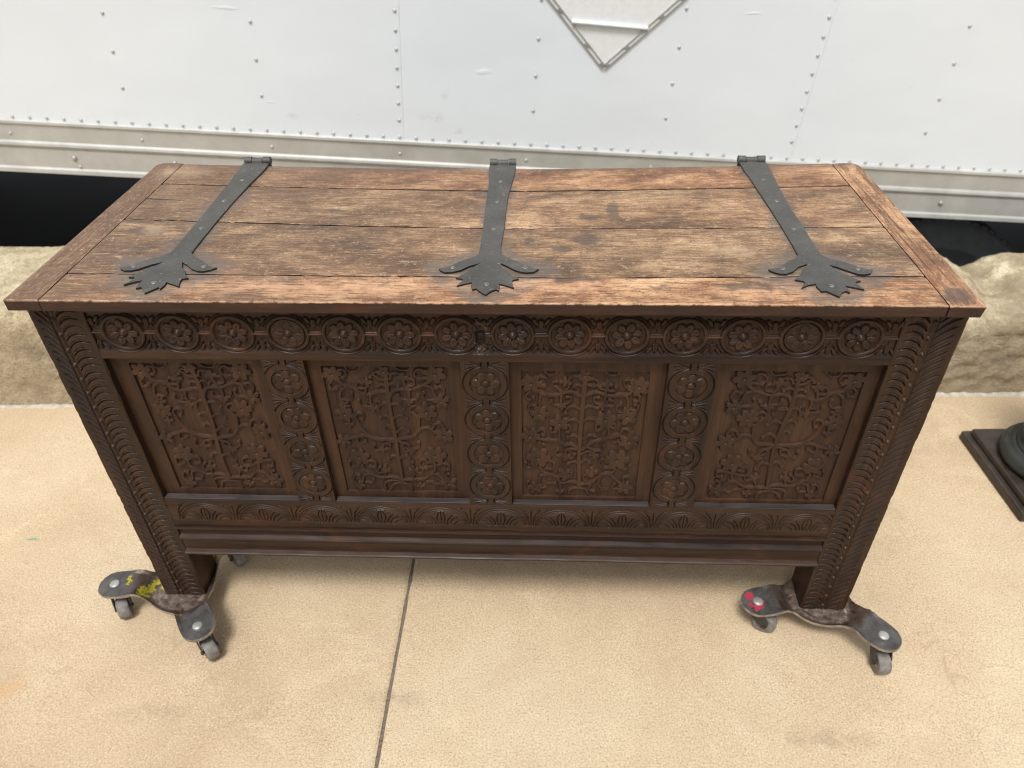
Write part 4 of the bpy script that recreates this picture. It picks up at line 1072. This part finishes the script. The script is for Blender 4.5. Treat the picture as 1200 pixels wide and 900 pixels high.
# --- sides, back, floor and rear posts
BYK = 0.520
for sx in (-1, 1):
    xo = sx * .724; xi_ = sx * .664
    a, b = min(xo, xi_), max(xo, xi_)
    MB().box((a, BYK - .07, .0502), (b, BYK, BT), .002).build('rear_post', M_DKZ, chest)
    s1, s2 = min(sx * .716, sx * .690), max(sx * .716, sx * .690)
    for z0, z1 in ((.694, BT), (.205, .300)):
        MB().box((s1, .0725, z0), (s2, BYK - .0705, z1), .0015).build('side_rail', M_DKX, chest)
    MB().box((s1, .235, .3005), (s2, .295, .6935), .0015).build('side_muntin', M_DKZ, chest)
    p1, p2 = min(sx * .705, sx * .695), max(sx * .705, sx * .695)
    for y0, y1 in ((.0725, .2345), (.2955, BYK - .0705)):
        MB().box((p1, y0, .3005), (p2, y1, .6935)).build('side_panel', M_PAN, chest)
for k in range(3):
    z0 = .205 + k * .193
    MB().box((-.6635, BYK - .028, z0), (.6635, BYK - .008, z0 + .1915), .0015).build('back_board', M_DKX, chest)
for k in range(5):
    y0 = .0735 + k * .0835
    MB().box((-.688, y0, .214), (.688, y0 + .082, .232), .001).build('floor_board', M_DKX, chest)

# ------------------------------------------------------------------ three-wheeled steel dollies
def dolly(hub, a0, casts, mat, label, rip=0.0, group='three-wheeled furniture dollies under the legs of the chest'):
    root = empty('furniture_dolly', (hub[0], hub[1], 0), label, 'dolly', group)
    R0 = .139
    def sdf(x, y):
        best = math.hypot(x, y) - .060
        for k in range(3):
            a = a0 + k * 2 * math.pi / 3; lx, ly = R0 * math.cos(a), R0 * math.sin(a)
            t = max(0, min(1, (x * lx + y * ly) / R0 ** 2)); d = math.hypot(x - t * lx, y - t * ly)
            w = .044 * (1 - t) + .0335 * t - .006 * math.sin(math.pi * min(1, t * 1.15))
            d -= w
            kk = .035; h = max(0, min(1, .5 + .5 * (d - best) / kk)); best = d * (1 - h) + best * h - kk * h * (1 - h)
        return best
    seg = 168; nr = 26; out = []
    for j in range(seg):
        a = 2 * math.pi * j / seg; lo, hi = .03, .19
        r = .19
        while r > .03 and sdf(r * math.cos(a), r * math.sin(a)) > 0: r -= .001
        lo, hi = r, r + .001
        out.append(lo)
    def zt(r, a, R):
        t = smst(.056, .100, r)
        z = .0500 + .0290 * t
        z -= 0.0035 * smst(0.018, 0.0, r)
        z += rip * 0.0016 * math.sin(r * 260) * smst(.03, .05, r) * (1 - smst(.095, .11, r))
        z += .0035 * math.exp(-((r - .052) / .006) ** 2)
        if r < .108: z += .0045 * smst(.72, 1.0, r / max(R, .01))         # rolled-up rim round the pressing
        z += .0010 * mnoise.noise(Vector((r * math.cos(a) * 40, r * math.sin(a) * 40, rip * 5)))
        return z - .0008
    vs = [(0, 0, zt(0, 0, .1))]; 
    for i in range(1, nr + 1):
        for j in range(seg):
            a = 2 * math.pi * j / seg; R = out[j]; r = R * i / nr
            vs.append((r * math.cos(a), r * math.sin(a), zt(r, a, R)))
    fs = [(0, 1 + j, 1 + (j + 1) % seg) for j in range(seg)]
    for i in range(nr - 1):
        for j in range(seg):
            p, q = 1 + i * seg + j, 1 + i * seg + (j + 1) % seg
            fs.append((p, p + seg, q + seg, q))
    mb = MB().add(vs, fs, 0, True)
    k = 1 + (nr - 1) * seg; edge = vs[k:k + seg]
    e2 = [(x * 1.006, y * 1.006, z - .0012) for x, y, z in edge]; e3 = [(x, y, z - .0055) for x, y, z in e2]
    mb.add(edge + e2 + e3, [(i, seg + i, seg + (i + 1) % seg, (i + 1) % seg) for i in range(seg)] + [(seg + i, 2 * seg + i, 2 * seg + (i + 1) % seg, seg + (i + 1) % seg) for i in range(seg)], 1, True)
    mb.add([(x, y, z - .006) for x, y, z in vs], [f_[::-1] for f_ in fs], 0, True)
    mb.build('plate', [mat, M_STEEL], root)
    for k in range(3):
        a = a0 + k * 2 * math.pi / 3; lx, ly = R0 * math.cos(a), R0 * math.sin(a)
        MB().lathe([(.0105, .0778), (.0105, .0800), (.0085, .0815), (.004, .0823), (0, .0824)], 20, 0, Matrix.Translation((lx, ly, 0))).build('rivet', M_BOLT, root)
        tdir = casts[k]; rot = Matrix.Translation((lx, ly, 0)) @ Matrix.Rotation(tdir, 4, 'Z')
        fk = MB().lathe([(.017, .0615), (.019, .063), (.019, .070), (.014, .0725), (0, .0725)], 20, 0, rot)
        for s_ in (-1, 1):
            y_ = s_ * .0155
            pts = [(-.012, .066), (.014, .066), (.030, .040), (.031, .026), (.026, .0195), (.019, .0195), (.012, .026), (-.012, .056)]
            X_ = rot @ Matrix.Translation((0, y_ + .001, 0)) @ Matrix.Rotation(math.pi / 2, 4, 'X')
            fk.prism(pts, 0, .002, 0, None, X_)
        fk.tube((.0235, -.019, .0245), (.0235, .019, .0245), .0035, 10, 0, rot)
        c = fk.build('caster', M_FORK, root)
        wx = rot @ Matrix.Translation((.0235, 0, .0245)) @ Matrix.Rotation(math.pi / 2, 4, 'X')
        MB().lathe([(.006, -.012), (.012, -.010), (.019, -.0125), (.0230, -.0115), (.0243, -.008), (.0244, 0), (.0243, .008), (.0230, .0115), (.019, .0125), (.012, .010), (.006, .012)], 30, 0, wx).build('wheel', M_CASTER, c)
    return root
def local(hub, pts): return [(x - hub[0], y - hub[1], .075, rx, ry, .2) for x, y, rx, ry in pts]
HL = (-.692, .0175); HRt = (.676, .024)
aL = math.atan2(.003 - HL[1], -.83 - HL[0]); aR = math.atan2(-.006 - HRt[1], .536 - HRt[0])
YEL = (0.42, 0.38, 0.03); PINK = (0.60, 0.05, 0.10)
M_DL = dolly_mat('scuffed_dolly_steel_with_yellow_paint', YEL, local(HL, [(-.802, .010, .006, .011), (-.806, .020, .006, .006), (-.770, -.004, .007, .014), (-.760, .012, .006, .020), (-.752, .030, .014, .006), (-.738, .022, .008, .010), (-.764, -.014, .013, .005), (-.672, -.070, .018, .003), (-.655, .098, .010, .018), (-.632, .092, .008, .016)]))
M_DR = dolly_mat('scuffed_dolly_steel_with_red_paint', PINK, local(HRt, [(.524, .008, .008, .012), (.531, .004, .010, .005), (.539, -.018, .012, .006), (.533, -.021, .006, .008), (.548, -.010, .004, .012), (.524, -.012, .004, .006)]))
M_DP = dolly_mat('scuffed_dolly_steel', YEL, [])
dolly(HL, aL, [math.atan2(-.022, .006) + .25, math.atan2(-.021, .021), math.atan2(-.019, .007) + .5], M_DL, 'steel dolly with yellow paint marks under the left front leg of the chest')
dolly(HRt, aR, [math.atan2(-.016, .039), math.atan2(-.028, .001), .4], M_DR, 'steel dolly with red paint mark under the right front leg of the chest', 1.0)
for hx, s_, lab in ((-.692, 1.2, 'plain steel dolly under the left rear leg, hidden behind the chest'), (.692, 2.2, 'plain steel dolly under the right rear leg, hidden behind the chest')):
    dolly((hx, .487), s_, [.3, 1.6, 2.9], M_DP, lab)

# ------------------------------------------------------------------ bronze pedestal at the right
ped = empty('bronze_pedestal', (1.40, .458, 0), 'dark bronze pedestal with stepped square base and green round moulding, right of the chest', 'pedestal')
rz = Matrix.Rotation(math.radians(2.0), 4, 'Z')
MB().box((-.157, -.155, 0), (.157, .155, .0265), .005, xf=rz).build('plinth', M_BRONZE, ped)
MB().box((-.142, -.140, .027), (.142, .140, .046), .004, xf=rz).build('plinth_step', M_BRONZE, ped)
MB().lathe([(.118, .0465), (.128, .052), (.133, .063), (.131, .076), (.122, .086), (.112, .0885), (.1115, .0915), (.106, .0918), (.104, .0925)], 64).build('torus_moulding', M_VERD, ped)
MB().lathe([(.104, .0935), (.1045, .097), (.100, .0985), (.0965, .103), (.092, .112), (.092, .124), (.099, .130), (.104, .138), (.103, .148), (.096, .154), (.086, .158), (.076, .175), (.070, .21), (.068, .42), (.072, .46), (.088, .475), (.092, .49), (.088, .505), (0, .506)], 64).build('shaft', M_VERD, ped)
for o in COL.objects:
    if o.type == 'MESH' and o.data.shape_keys is None: pass
